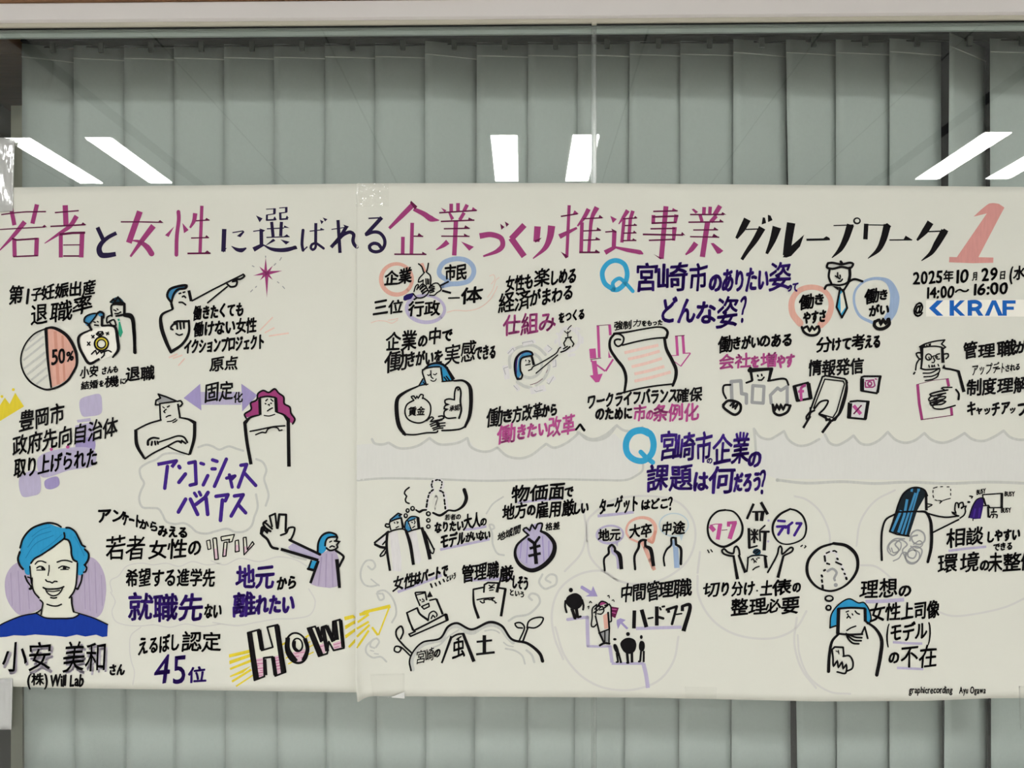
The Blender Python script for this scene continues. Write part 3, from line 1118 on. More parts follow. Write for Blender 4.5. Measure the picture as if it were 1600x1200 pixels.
p e -10,860 200,845 260,880 380,870 450,830 520,855 600,840 680,820 720,870 780,900 870,880 950,930 1040,940 1120,900 1180,870 1240,870 1300,840 1380,790 1440,825 1540,820 1600,790 1640,830 1690,880 1750,900 1750,1050 1650,1080 1200,1080 800,1090 400,1080 -10,1080
f 0 0 1
p e 1178,670 1187,682 1202,686 1215,680 1225,674 1232,688 1247,696 1262,695 1280,687 1289,679 1296,692 1307,695 1320,690 1334,681 1345,693 1358,695 1373,688 1387,675 1399,687 1414,692 1429,688 1444,677 1456,687 1472,692 1489,687 1507,677 1519,686 1536,689 1553,682 1568,673 1577,682 1592,687 1620,686 1688,690 1688,752 1213,748 1192,740 1182,712
f 560 480 4
>scalloped_edge
s g 16 85,825 100,850 150,858 185,848
s g 16 190,848 250,880 320,880 380,862 445,818
s g 16 448,822 500,855 560,858 630,845 680,818
s g 16 682,820 700,870 760,900 820,900 868,878
s g 16 870,880 930,930 1010,945 1080,925 1140,880 1172,855
s g 16 1175,855 1220,878 1280,860 1340,820 1380,782
s g 16 1380,785 1430,825 1500,830 1560,805 1610,745
s g 14 -5,1082 150,1070 400,1072 800,1085 1200,1075 1500,1080 1680,1078 1740,1050 1775,1020 1778,950
f 880 560 4
s g 16 90,462 180,505 260,480 335,418
s g 16 335,420 380,450 480,450 495,430
s g 16 1205,610 1200,520 1192,440
s g 16 1192,440 1230,490 1290,505 1340,480 1380,455
s g 16 1380,455 1410,510 1470,545 1530,540 1600,505
f 1300 480 5.333
s g 22 -60,1060 -20,1130 40,1150 110,1120 180,1070
s g 22 180,1072 240,1135 310,1145 390,1110 465,1040
s g 22 465,1042 530,1105 610,1130 690,1110 770,1050
s g 22 770,1050 830,1105 920,1130 1010,1105 1105,1050
s g 22 1105,1050 1170,1100 1260,1115 1350,1080 1430,1030
s g 22 1430,1030 1480,1080 1560,1105 1640,1100
f 1240 720 3.158
s g 14 -80,95 60,110 240,103 400,112 560,105 760,112 960,105 1180,112
E g -80,95 9,9
@pencil_circle
f 860 780 4
s N 14 230,260 235,130 270,90 380,10 600,-20 800,20 890,130 905,250 860,380 760,470 640,520 520,530 430,510 330,450 250,360 230,260
s N 14 190,10 215,120 220,240 190,340 90,450
s N 14 80,1000 25,860 10,700 60,560 180,470 330,450 420,510
s N 14 30,800 90,980 200,1110 340,1180 520,1190 680,1130 770,1010 800,860
s N 14 920,480 925,600 1000,740 1120,830 1280,870 1430,860 1540,800 1600,700
s N 14 920,460 935,330
s N 14 1540,740 1525,900 1570,1060 1660,1180
f 1240 720 3.158
s N 10 5,175 60,190 130,250 175,350 180,420
s N 10 310,420 330,300 400,200 500,145
s N 10 330,515 400,520 460,560 500,600
s N 10 700,740 780,765 900,755 1050,720 1137,680
s N 10 20,860 30,960 80,1070 180,1140 280,1150
@swirl_drawing
f 560 720 4
s g 14 1200,760 1170,740 1200,710 1235,720 1235,770 1200,790 1165,800 1130,760 1150,710
@swirl_drawing
s g 14 1085,870 1065,850 1080,830 1120,840 1135,880 1110,920 1060,960 980,975 940,1000
@swirl_drawing
s g 12 830,430 850,420 840,400 820,400 835,450 840,520 870,580 910,590
@swirl_drawing
s g 10 800,330 840,270 905,225
@circled_word
f 580 400 8
e w 48 318,290 195,192 10
t k 180 .03 165,280 345,270 企
t k 190 .034 340,265 510,245 業
@circled_word
s d 60 890,375 960,320 860,240 850,180 900,90 1000,45 1100,35 1200,60 1270,130 1280,220 1220,310 1100,345 1000,350 900,370
t k 195 .034 920,215 1200,205 市民
@circled_word
e l 42 680,660 238,168 4
t k 185 .034 460,660 865,655 行政
@joined_hands_drawing
f 580 400 8
p w 610,95 650,85 690,190 670,205
p H 400,545 405,505 440,480 520,460 530,490 500,535 420,560
s k 14 592,98 630,130 655,200
s k 14 715,92 705,150 690,200
s k 12 665,205 640,235 600,280 590,325 620,320 650,300
s k 14 700,210 735,240 745,290 740,370
s k 10 650,300 650,350 680,370
s k 10 680,285 685,340 690,360
s k 10 700,285 705,350
s k 10 720,290 720,350
s k 12 535,445 555,380 580,355 590,365 570,420
s k 12 590,400 640,350 650,360 610,410
s k 12 610,420 670,375 690,385 625,440
s k 12 630,450 690,400 705,420 640,465
s k 12 640,475 710,430 720,445 690,490 640,520 570,520 525,470
S k 16 575,520 530,548
s k 12 740,380 780,345 830,340 860,375 875,420 820,460 790,490 730,490
s k 12 725,385 760,375 790,385
s k 12 720,400 770,400 790,410 735,425
s k 12 725,440 770,430 785,440 735,460
S k 16 865,370 970,318
S k 22 885,432 998,462
@caption
t k 205 .032 20,655 215,640 三
t k 165 .03 215,645 400,630 位
@caption
t k 130 .022 960,530 1110,525 一
t k 200 .032 1120,515 1395,480 体
@flowing_lines
s o 10 0,835 80,810 180,815 260,840 330,800
s o 10 210,800 270,795 335,780
s o 10 950,705 1040,680 1200,685 1350,650 1480,550 1560,420 1575,380
s o 8 1480,250 1530,235 1545,290 1500,350
s o 8 1455,515 1520,420 1560,300 1600,270
@caption
f 560 480 4
t k 120 .03 170,215 365,205 企業
t k 82 .032 370,215 435,205 の
t k 102 .03 435,185 520,180 中
t k 82 .03 520,180 590,170 で
t k 128 .03 165,345 310,330 働
t k 92 .032 300,330 530,310 きがいを
t k 132 .032 535,305 640,290 実
t k 132 .032 640,285 735,275 感
t k 88 .032 730,290 860,280 できる
@happy_woman_drawing
f 600 540 7.5
>hair
p b 470,285 520,225 620,205 700,220 740,260 820,400 680,420 660,250 560,250
p b 405,470 455,385 490,455
p c 685,420 680,270 720,290 800,405
>outline
s k 16:20:26 465,280 540,220 620,205 690,222 740,265
S k 22:40 735,260 815,400
s k 14 450,285 500,265 580,250 650,248
S k 16 665,250 688,425
s k 14 455,285 450,310 470,380 495,460
r k 12 455,390 410,468
r k 10 460,430 480,455
R k 12 705,370 735,408
R k 12 730,360 765,405
r k 12 680,422 810,410
s k 10 548,295 555,370 575,385
s k 8 512,342 525,352 540,338
s k 8 580,335 600,342 618,325
s k 8 548,405 575,418 600,410 612,390
s k 10 395,475 450,462 515,452
s k 12:30:42:44:30 410,470 240,550 160,620 150,800 185,960 245,1040
s k 14 220,1035 350,1045 500,1022 620,1015 630,1000
s k 16:24:42:38:24 820,412 930,412 1000,470 1020,620 1000,830 950,950
s k 16 960,940 900,975 800,990 680,995
>money_bag
s k 14 350,640 270,690 245,770 270,850 340,895 430,905 510,860 545,780 540,690 500,640 460,615
s k 12 345,635 320,600 350,590 370,620 385,595 400,615 430,572 460,580 450,620
t k 105 .012 285,775 480,765 賃金
>thumb
s k 14:20 825,635 830,540 850,490 880,490 900,540 895,650 905,760 880,850
s k 14 825,635 760,625 715,640 720,680 760,690 720,700 705,740 745,745 710,765 705,820 740,850 840,845
s k 8 860,500 868,525 880,505
t k 68 .004 765,740 890,725 承認
>clasped_hands
s k 12 500,880 560,835 580,850 545,890 640,870
s k 14 640,830 690,825 700,850 650,870
s k 12 540,925 620,890 680,870
s k 12 550,945 640,915 715,905
s k 12 570,970 650,945 715,938
s k 12 580,990 640,970 690,965
p k 600,880 650,900 660,960 620,950
@caption
f 740 280 4
t k 96 .034 200,660 375,635 女性も
t k 112 .034 375,620 480,610 楽
t k 92 .034 475,620 645,600 しめる
t k 122 .032 155,780 355,755 経済
t k 100 .034 350,750 625,705 がまわる
t P 128 .026 185,920 515,890 仕組み
t k 66 .03 530,870 695,840 をつくる
@gear_drawing
f 760 490 8.889
s g 44 430,950 530,1010 620,1030
s g 44 690,990 800,900 860,780 870,720
s g 40 330,750 320,640 350,540 420,480 520,450 640,440 740,490 820,570
s g 40 670,560 740,620 770,700 750,800 680,870 600,890 520,870
>gear_teeth
l x 60 500,420 680,380
l x 60 300,560 390,470
l x 90 820,460 890,530
l x 80 260,720 290,910
l x 60 400,990 450,1070
l x 90 610,1080 820,1030
l x 70 850,950 950,880
l x 60 940,640 950,750
s x 50 1010,340 1040,260 1110,200 1220,230 1290,310 1290,400 1230,490 1130,520 1040,460 1010,380
R x 40 960,400 970,370
R x 40 1330,340 1330,400
R x 40 1150,580 1220,570
R x 36 1250,200 1290,215
R x 36 980,280 1000,290
>gear_lines
r G 8 505,425 500,405 640,380 650,405
r G 8 300,555 370,480 385,520
r G 8 850,440 910,490 860,530
r G 8 265,845 240,760 300,740
r G 8 380,1000 430,1055
r G 8 670,1065 690,1085 780,1060
r G 8 840,960 870,980 930,880
r G 8 960,640 965,730 925,740
s M 8 610,990 700,960 780,905
s M 6 830,820 850,780
>outline
s h 34 445,900 415,860 410,700 430,600 490,545 580,530 640,570
o b 430,890 435,700 450,620 500,560 590,540 630,570 500,600 475,680 475,860
s k 20 440,910 480,905 500,850 475,800 470,680 490,620 560,595 640,575 630,540 560,520 480,545 410,620 390,720 405,850 430,910
S k 26:32 625,575 660,715
s k 9 545,645 550,655
s k 9 585,650 605,660 590,680
s k 10 545,715 580,708 608,702
s k 12 585,790 630,770 640,745 760,680 980,540 1005,490 1030,468
r k 12 690,828 990,575
s k 16 1035,535 1100,510 1160,460
R k 14 1070,490 1125,455
r k 14 1090,450 1075,410 1110,350 1100,340 1180,325 1165,350 1215,420 1195,455
R k 10 1130,320 1130,250
R k 8 1125,275 1085,245
R k 8 1135,270 1170,235
s k 8 1130,220 1150,190 1180,165
@caption
f 560 480 4
t k 118 .028 800,695 905,680 働
t k 82 .03 895,685 970,675 き
t k 100 .03 960,675 1150,650 方改革
t k 78 .028 1145,650 1245,640 から
t P 118 .026 865,800 985,785 働
t P 92 .028 985,785 1185,755 きたい
t P 128 .026 1180,755 1355,730 改革
t k 80 .02 1355,755 1420,745 へ
@scroll_drawing
f 910 480 8
>salmon_lines
S p 38 525,570 700,530 950,475
S p 38 570,650 750,610 968,548
S p 38 615,745 800,700 995,640
S p 38 650,835 830,795 1025,740
S p 38 650,925 850,880 1105,810
>outline
s k 22:16:16:26:30 395,330 560,310 750,275 960,248 1030,265 1065,310 1050,380
s k 16 500,475 700,425 900,390 1045,380
s k 24:26:30:34:34:24 400,335 350,400 345,510 420,640 510,760 545,880 525,1065
s k 18 395,335 460,335 515,380 500,455 445,490 405,455 405,415 440,400 475,405
s k 30:36:38:38:26 1025,385 1050,520 1120,660 1170,780 1165,880 1130,980
s k 16 500,1070 700,1020 900,985 1130,960
@pink_arrow_drawing
>arrow_outline
l P 34 195,235 210,630
l M 8 178,232 350,218
l P 34 340,220 350,350
p P 325,545 350,610 375,625 325,635
l M 8 95,655 235,635
l P 22 105,665 285,800
l P 24 385,650 290,800
@solid_arrow_drawing
l P 80 125,518 135,640
l P 62 145,670 165,850
p P 90,855 255,830 210,935 165,940
@small_arrow_drawing
l P 34 1175,365 1190,600
l P 34 1255,355 1270,580
l M 10 1158,362 1278,352
l P 10 1110,605 1205,602
l P 12 1255,578 1350,572
l P 16 1350,575 1230,738
l P 10 1150,678 1230,738
@caption
t k 108 .03 395,240 620,215 強制
t k 84 .03 630,205 735,195 力
t k 74 .032 740,205 1005,190 をもった
@caption
f 880 560 4
t k 92 .03 148,272 715,228 ワークライフバランス
t k 92 .032 705,235 870,225 確保
t k 80 .03 200,350 435,342 のために
t P 102 .026 435,345 520,340 市
t P 66 .028 515,355 565,350 の
t P 106 .026 560,345 850,335 条例化
@heading_lettering
f 740 280 4
>blue_initial
s q 30 875,690 820,650 805,580 840,525 890,508 940,530 960,590 945,650 900,690 870,690
s q 24 880,690 870,650 910,620 950,650 995,700
>lettering
t v 180 .032 1010,615 1155,610 宮
t v 180 .032 1140,615 1345,610 崎
t v 180 .032 1340,615 1465,610 市
f 1100 380 4
t v 120 .036 28,245 115,245 の
t v 150 .034 110,235 405,225 ありたい
t v 180 .034 405,215 548,205 姿
t v 62 .034 515,275 590,275 って
f 740 280 4
t v 165 .036 1165,820 1270,820 ど
t v 165 .036 1275,825 1390,830 ん
t v 150 .036 1385,835 1520,835 な
f 1100 380 4
t v 190 .034 75,440 215,430 姿
t v 190 .036 225,420 305,415 ？
@heading_lettering
f 880 560 4
>blue_initial
s q 44:38:40 540,470 490,450 430,465 395,520 400,590 440,630 500,640 550,600 565,540 550,480 520,455
s q 30 485,585 520,620 560,650
>lettering
t v 180 .032 600,555 715,550 宮
t v 170 .032 690,560 825,555 崎
t v 190 .032 825,565 930,560 市
t v 40 .03 895,640 935,638 の
t v 180 .032 935,580 1055,570 企
t v 190 .034 1055,570 1165,565 業
t v 110 .036 1150,635 1245,625 の
t v 165 .034 520,755 660,750 課
t v 165 .036 660,750 810,745 題
t v 130 .036 810,770 910,770 は
t v 165 .034 910,765 1075,765 何
t v 125 .036 1065,775 1240,770 だろう
t v 180 .036 1225,775 1310,770 ？
@tie_man_drawing
f 1100 380 4
p g 770,125 860,118 930,125 925,160 860,150 770,165
p q 845,285 872,285 895,405 862,465 828,400
p z 852,320 870,300 885,400 855,440
s k 12 775,125 768,150 800,160 860,148 915,155 932,130 915,122 860,132 800,122 775,125
R k 14 855,115 862,125
s k 12 785,165 780,210 795,250
s k 16 910,155 912,200 905,240
s k 10 800,258 850,262 890,250 910,230
s k 12 755,285 765,265 800,258
s k 12 905,240 940,225 990,238
R k 7 822,205 832,212
R k 7 850,200 852,212
s k 7 835,185 838,215 850,222
s k 7 838,240 855,238 865,225
p k 800,265 845,275 840,295 825,285
l k 10 845,275 870,300 905,245
r k 10 850,285 828,400 862,465 895,405 870,290
@circled_word
s w 44:34:30:44 600,500 555,440 550,360 590,300 660,275 740,290 785,340 795,400 770,470 730,510
t k 96 .026 595,375 690,365 働
t k 70 .028 685,355 755,350 き
t k 76 .026 620,470 765,455 やすさ
o z 620,530 680,515 715,530 705,570 660,572
s k 14 612,525 625,555 660,575 705,570 722,545 715,520
s k 12 625,530 645,520 660,548 675,522 690,540 705,522
@circled_word
s d 20:16:14:20:60:50 1050,495 975,455 940,380 945,300 1000,240 1080,220 1150,240 1190,320 1180,420 1150,470
t k 90 .026 1005,335 1095,325 働
t k 66 .028 1090,325 1155,320 き
t k 72 .026 1030,425 1160,415 がい
o z 1065,500 1110,475 1160,490 1150,530 1100,540
s k 18 1068,490 1065,515 1090,535 1130,530 1158,505 1155,475
s k 16 1070,490 1095,480 1105,505 1120,478 1135,500 1150,475
@caption
t k 105 .022 88,635 180,630 働
t k 82 .024 175,625 350,618 きがい
t k 82 .026 345,615 555,605 のある
t P 92 .022 90,745 295,735 会社
t P 76 .024 290,740 350,738 を
t P 92 .022 350,735 460,730 増
t P 84 .026 455,740 565,735 やす
@caption
t k 92 .022 700,640 800,635 分
t k 82 .024 795,635 925,630 けて
t k 98 .024 920,625 1010,620 考
t k 82 .024 1005,620 1105,615 える
t k 102 .022 650,785 1000,765 情報発信
@man_at_charts_drawing
>grey_blocks
r G 22 175,995 170,865 230,860 235,940 265,945 265,1000
r G 20 305,890 375,895 370,1000 300,995 305,890
r G 20 420,1000 415,950 460,905 480,920 520,895 520,1000
>outline
r k 24:14 285,795 425,785
R k 16 290,780 290,800
S k 14 290,785 302,860
S k 20:14 422,785 405,860
s k 8 335,825 338,832
s k 8 360,820 362,828
s k 8 340,855 360,855 375,838
s k 10 300,860 265,872
s k 10 400,860 510,850 528,885
s k 10 165,885 125,890 120,930 138,970
s k 14 120,1010 150,985 200,990 228,1010 225,1050 195,1072 150,1050 120,1020 130,1000
s k 10 165,1015 190,990 180,1025 210,1005 195,1035
s k 14 430,1010 440,1060 470,1075 520,1055 540,1015
s k 12 430,1010 445,1040 455,1010 470,1040 480,1010 495,1038 510,1010 535,1015
@smartphone_drawing
r k 9 670,1030 740,835 760,828 880,848 895,870 880,940 845,1060 820,1105 790,1110 720,1070
s k 12 890,860 892,920 850,1060 800,1110
r k 6 685,1030 755,850 870,862 878,880 830,1050 805,1090 735,1070
s k 9 690,1035 730,990 775,985 755,1030 720,1065
s k 10 665,1030 665,1050 640,1085 645,1105 660,1080 665,1060 690,1045
S k 12 665,1080 620,1155
s k 12 725,1070 745,1080 760,1085 765,1105 785,1100 790,1120
S k 14 790,1115 738,1185
@app_icon_drawing
p x 570,900 645,875 665,975 590,985
r k 12 560,895 650,872 668,970 580,985 560,895
l k 20 565,895 585,985
l k 22 652,875 668,975
t P 105 .016 585,938 640,930 f
@app_icon_drawing
p x 985,835 1100,830 1090,930 990,930
r k 10 985,838 1000,832 1105,832 1080,938 985,922 985,838
l k 22 988,845 988,925
l k 14 1100,835 1085,935
r m 9 1012,860 1060,855 1068,890 1055,900 1010,900 1008,870
e m 10 1036,878 12,12
R m 8 1070,848 1078,850
@app_icon_drawing
p x 915,995 1020,992 1015,1095 910,1090
r k 10 915,990 960,985 1030,990 1010,1100 900,1090 905,1000
l k 20 915,1000 908,1090
l k 18 1025,992 1008,1098
l P 22 935,1015 980,1068
l M 9 985,1012 935,1068
@manager_drawing
f 1420 520 8
>pink_booklet
l m 36 110,645 130,880 165,1085
l m 36 480,570 500,670
l m 34 530,935 540,1035
l M 7 95,648 300,595 500,572
l M 10 150,1088 550,1030
>outline
s k 14 135,175 200,140 330,105 450,90
r k 14 450,90 410,140 460,180 430,200
s k 14 145,190 230,172 330,168 410,180
p k 135,175 205,142 205,180 150,200
p k 215,150 232,145 235,175 222,178
p k 245,140 280,130 275,172 250,172
S k 40:24:16 160,185 165,320 155,445
s k 16 150,445 200,460 300,455 385,445
S k 28:34 418,180 428,375
s k 16 165,255 120,248 95,260 110,300 140,330 165,320
s k 14 135,325 100,380 85,465
R k 16 75,495 62,515
s k 14 445,265 490,262 495,295 465,325
e k 12 248,302 36,38
s k 12 385,262 345,275 340,310 365,330 385,325
s k 10 285,300 310,290 335,285
s k 10 305,310 325,345 310,372 290,370
R k 10 250,305 258,325
R k 10 355,295 360,305
R k 12 250,405 258,430
s k 10 285,425 290,405 300,425 320,405 325,425
R k 12 365,395 375,415
s k 12 180,505 280,500 385,450 380,490 300,540 190,550
s k 12 205,598 300,580 360,545 375,500
s k 18:22 430,440 440,415 445,440 520,455 620,480
S k 30:36 620,475 690,740
s k 18:24 590,710 625,760 622,830
s k 12 540,682 420,685 410,695 440,710 430,725 490,715
s k 16 480,715 350,740 265,770 290,790 380,770 460,755
s k 14 290,785 250,830 260,850 400,800 460,800 450,820 350,850 265,880
s k 14 270,870 280,905 420,850 460,860 420,890 300,910 310,940 400,955 490,935 580,908
p k 360,770 440,765 400,790 350,800
p k 310,810 400,800 350,840 300,850
p k 300,870 400,850 360,890 310,900
@caption
t k 205 .032 680,230 860,215 管
t k 180 .034 865,235 1085,215 理
t k 200 .036 1095,210 1350,180 職
t k 150 .03 1330,190 1480,180 が
t k 140 .004 785,470 1130,440 アップデ
t k 140 .004 1090,450 1200,440 ート
t k 90 .008 1200,445 1395,425 される
t k 205 .032 720,690 915,680 制
t k 205 .032 915,680 1095,670 度
t k 190 .034 1100,670 1310,650 理
t k 190 .034 1310,660 1500,645 解
t k 190 .03 720,955 845,950 キ
t k 105 .034 830,970 1030,965 ャッ
t k 175 .032 1030,955 1260,940 チア
t k 90 .034 1250,965 1345,960 ッ
t k 175 .032 1350,960 1500,950 プ
@couple_drawing
f 570 740 7.5
>grey_shading
p x 290,690 380,670 430,1000 430,1150 330,1140
p x 520,690 600,660 660,1000 640,1060 590,1050
p x 130,810 240,720 245,800 200,840
>hair
p b 300,540 400,460 430,500 410,520 320,550
o b 490,690 465,620 480,550 540,505 610,505 590,530 520,560 510,600 540,660
>outline
r k 14 290,580 300,540 390,465 430,480
p k 385,490 430,475 415,510
S k 12 285,580 305,665
s k 14 305,560 350,540 420,520
S k 16:28 425,510 450,640
s k 14 285,595 250,590 240,615 270,630 290,620
s k 14 275,690 350,660 450,650 480,670
S k 26:26:24 265,680 255,850 295,1140
S k 28:36:30 480,660 530,820 570,1070
s k 12 480,560 540,505 615,510 635,530
S k 30 620,510 635,640
r k 10 505,555 510,560 590,530
s k 12 475,570 470,640 500,690
r k 10 510,570 545,655
s k 14 500,685 570,660 680,635
S k 30:42:36 670,640 720,800 765,1005
s k 20:18 275,680 190,750 115,810
r k 24:28 120,830 180,860 245,870
s k 14 245,790 210,830
s k 14 240,880 180,960 185,970 230,950 245,910
s k 16:16 700,680 760,790 810,890
s k 12 760,890 780,930 800,935 815,880
R k 8 345,570 352,582
s k 8 375,565 390,570 380,585
R k 9 365,635 395,620
R k 8 548,570 560,575
s k 8 580,550 590,570 580,590
R k 9 560,635 585,615
@thought_bubble_drawing
>grey_figure
s x 40 800,180 780,140 800,90 860,75 910,100 910,160 880,195 930,240 950,320 960,420
s x 36 800,200 750,260 735,340 730,400
t x 200 .01 810,330 900,360 ？
>dashed_figure
r k 14 790,100 795,85
R k 14 830,78 850,72
R k 14 870,75 885,80
R k 12 903,95 905,105
R k 12 903,125 900,135
R k 12 895,160 890,170
R k 14 785,120 780,135
R k 14 785,150 790,160
R k 16 800,190 780,205
R k 16 765,220 755,230
R k 16 748,255 742,280
R k 18 735,310 730,330
R k 18 728,355 722,390
R k 16 880,200 895,205
R k 16 910,215 920,225
R k 14 925,250 928,265
R k 16 932,305 934,325
R k 16 936,345 938,360
R k 18 942,390 944,410
>outline
s k 14 520,162 475,200 465,235 490,265 475,300 485,335 520,350
s k 14:24:16 600,425 640,450 675,430 720,425
s k 20:26:16:18:36:38 800,460 880,490 950,450 980,430 1060,435 1150,380 1190,290 1165,190
e k 12 560,408 20,22
e k 12 502,433 17,20
e k 12 480,493 18,22
e k 13 745,470 22,22
e k 12 745,548 20,20
e k 12 745,620 20,20
@caption
f 560 720 4
>underline
S l 16 510,555 680,520 820,490
S l 16 655,430 720,425 800,410
>lettering
t k 36 .006 540,355 642,348 若者の
t k 66 .022 475,420 660,402 なりたい
t k 95 .024 655,385 765,370 大人
t k 56 .022 760,385 805,380 の
t k 88 .022 510,508 670,480 モデル
t k 60 .026 670,480 825,462 がいない
@caption
>underline
S l 16 995,262 1100,250 1280,235
>lettering
t k 102 .028 958,210 1185,195 物価
t k 102 .028 1190,195 1290,190 面
t k 70 .026 1285,200 1345,190 で
t k 98 .028 900,325 1055,310 地方
t k 78 .026 1050,310 1110,305 の
t k 102 .03 1110,310 1350,295 雇用厳
t k 76 .026 1340,300 1440,292 しい
t k 52 .006 870,480 1015,425 地域間
t k 50 .006 1168,415 1260,405 格差
@money_bag_drawing
>purple_fill
o l 990,600 990,540 1050,460 1030,430 1060,420 1100,395 1145,390 1140,440 1200,480 1225,550 1200,620 1120,680 1050,660
l L 8 1020,500 1010,610
l L 8 1060,480 1050,640
l L 8 1150,470 1160,630
l L 8 1190,500 1190,600
>outline
s k 10:14:20:24:26:20:12 1060,465 990,530 980,590 1010,650 1080,685 1150,660 1215,590 1225,520 1180,460 1140,440
s k 9 1065,465 1030,430 1050,418 1070,435 1085,400 1105,425 1120,395 1148,392 1140,440
r k 16 1065,490 1105,520
r k 14 1130,478 1100,520
S k 20 1100,515 1112,645
S k 14 1070,548 1138,530
S k 14 1062,595 1140,578
@caption
>underline
S l 18 245,820 380,770 520,715
>lettering
t k 92 .034 215,775 355,740 女性
t k 80 .036 350,740 560,685 はパートで
R k 9 452,770 460,790
R k 8 480,765 487,780
R k 8 505,755 512,770
R k 8 530,742 537,755
t k 40 .008 548,740 612,715 という
@caption
>underline
S l 20 660,745 780,742 960,735
>lettering
t k 108 .036 645,710 880,680 管理職
t k 98 .036 880,710 970,705 厳
t k 85 .03 960,755 1065,770 しそう
t k 40 .008 942,820 1040,840 という
@cashier_drawing
f 600 890 6.154
>outline
r k 12 305,220 395,215 410,290
s k 12 300,225 310,260 345,345
r k 9 310,245 390,225 400,222
p k 415,255 440,205 470,260 420,270
p z 430,235 445,220 460,240 435,250
s k 10 345,290 350,295
R k 7 370,280 372,290
s k 7 365,310 385,305 382,290
r k 10 362,355 430,325 435,355 385,380 362,358
r k 12 320,368 220,415 275,580
r k 14 220,415 240,490 285,585
S k 14:18 320,370 340,420 430,490
r k 12 440,295 500,282 530,350
S k 16:18 505,282 565,430
s k 10 425,480 440,420 480,400 510,430 505,450
s k 10 455,470 470,440 490,460
r k 14 290,585 440,510 590,430
r k 12 240,620 255,642 615,485 600,430 580,440
r k 12 240,622 300,595
S k 28 595,430 608,485
@frowning_manager_drawing
r k 14 960,215 965,145 1000,125 1110,130
S k 24 1105,130 1085,220
r k 14 1130,60 1110,130
r k 14 960,170 860,190
S k 12:20:24 858,190 865,330 910,470
r k 14 1095,175 1170,185
S k 22 1168,185 1125,450
s k 10 895,290 960,278 1060,270
s k 9 925,305 945,320 965,315 960,295 1000,285 1020,290 1050,280 1040,295 1065,305 1070,320 1080,318
s k 8 1010,150 1030,165 1010,180 1050,170
s k 8 1060,145 1035,160 1060,175
s k 8 1015,200 1050,195
@hill_drawing
>grey_shading
s g 40 275,960 265,880 300,790 380,720 480,690 560,670 600,590 660,545 730,550 800,600 860,605 950,550 1040,530 1120,560 1190,650 1240,700
s g 16 470,750 540,720 600,660 670,610 720,580
s g 14 970,590 1030,580 1080,590 1110,610
s g 14 1150,700 1190,730 1240,740
s g 18 1170,760 1260,780 1330,830 1355,905
s g 22 1370,775 1420,820 1445,890
>outline
s k 14:12:12:14:18:18:18:22:18:20:26:28 260,970 245,880 280,790 370,700 540,660 620,545 700,515 840,575 1020,505 1130,540 1230,670 1380,710 1500,810 1525,880
s k 14 265,800 190,730 120,640 120,580 165,545 185,600 160,665
s k 12 255,830 160,745 110,740 100,780 140,795 165,760 150,745
s k 12 1300,685 1350,550 1310,510 1260,520 1280,555 1330,562
r k 14 1335,690 1385,555
s k 12 1375,560 1390,500 1450,465 1530,465 1510,520 1450,560 1385,555
>lettering
t k 130 .008 305,852 405,832 宮
t k 120 .008 393,832 482,812 崎
t k 90 .02 480,810 545,795 の
S k 22:14 650,640 555,900
S k 24:30 760,615 865,885
S k 14 640,660 700,625 770,615
t k 190 .03 655,770 780,755 虫
R k 10 700,670 740,645
S k 30 965,630 965,805
S k 16 890,695 1040,680
S k 18 885,815 1065,795
@target_people_drawing
f 870 820 7.273
>shading
S l 30 620,240 640,320 680,350 700,500
S l 60 610,240 640,240
l w 44 960,180 1000,260 1060,400 1100,500
l w 40 1065,400 1110,515
l d 60 1350,250 1365,490
l D 0 0,0 1,1
S d 34 1325,170 1330,250
>outline
s k 18:22:22:24 545,520 540,380 590,325 590,260 625,228 660,265 660,300
S k 22:44:36 655,290 710,340 735,505
s k 22:24:26:20 890,505 885,350 930,260 940,195 975,172 1015,175
S k 22:24:40:34 1005,175 1010,240 1060,270 1100,470
s k 16:18:20:18 1225,465 1215,370 1250,280 1300,230 1305,150 1355,150
S k 24 1350,150 1355,225
s k 22:26:26 1355,225 1405,260 1410,445
>speech_bubble
e l 26 605,110 150,100 -4
p l 660,200 700,180 690,250
s w 40:40:24:24 1050,180 1100,130 1120,20 1060,-60 940,-80 820,-20 790,80 830,150 920,195
s W 30 1040,170 1085,200 1120,80
e J 14 1330,0 165,130
p J 1390,110 1440,110 1415,185
t k 140 .024 470,120 725,110 地元
t k 150 .014 825,85 950,70 大
t k 150 .022 950,70 1085,60 卒
t k 150 .03 1195,50 1310,40 中
t k 150 .03 1310,40 1460,30 途
@caption
f 880 560 4
>underline
S l 18 215,985 320,975 440,960
>lettering
t k 102 .022 222,930 470,905 ターゲット
t k 66 .026 485,920 660,905 はどこ
t k 98 .028 655,912 715,905 ？
@staircase_drawing
f 870 905 7.06
>purple_steps
s l 34 120,445 230,430 340,420
s l 40 335,420 340,600 345,730
s l 26 340,740 450,742 590,740
l l 38 585,735 610,920
l l 30 605,930 960,930
S l 44 955,930 985,1060 1005,1200
>purple_arrow
p L 265,75 280,70 380,130 400,75 450,190 315,190 360,165 260,100
>purple_arrow
p L 660,450 700,430 760,450 725,475 790,540 770,555 705,490 675,550 660,490
>black_figure
o k 100,260 110,200 170,160 220,155 270,190 285,260 260,310 200,335 140,310
E k 155,120 23,25
s k 18 95,240 92,300 108,365
s k 18 280,230 295,290 290,335
S k 30 165,320 200,425
S k 30 215,320 230,425
R k 20 195,430 205,432
R k 20 235,420 262,412
>black_figure
o k 700,710 740,660 800,645 860,670 878,730 855,800 800,825 740,800
E k 785,605 22,22
S k 24 775,810 785,920
S k 24 828,810 830,920
R k 18 775,922 790,922
>black_figure
E k 640,663 20,14
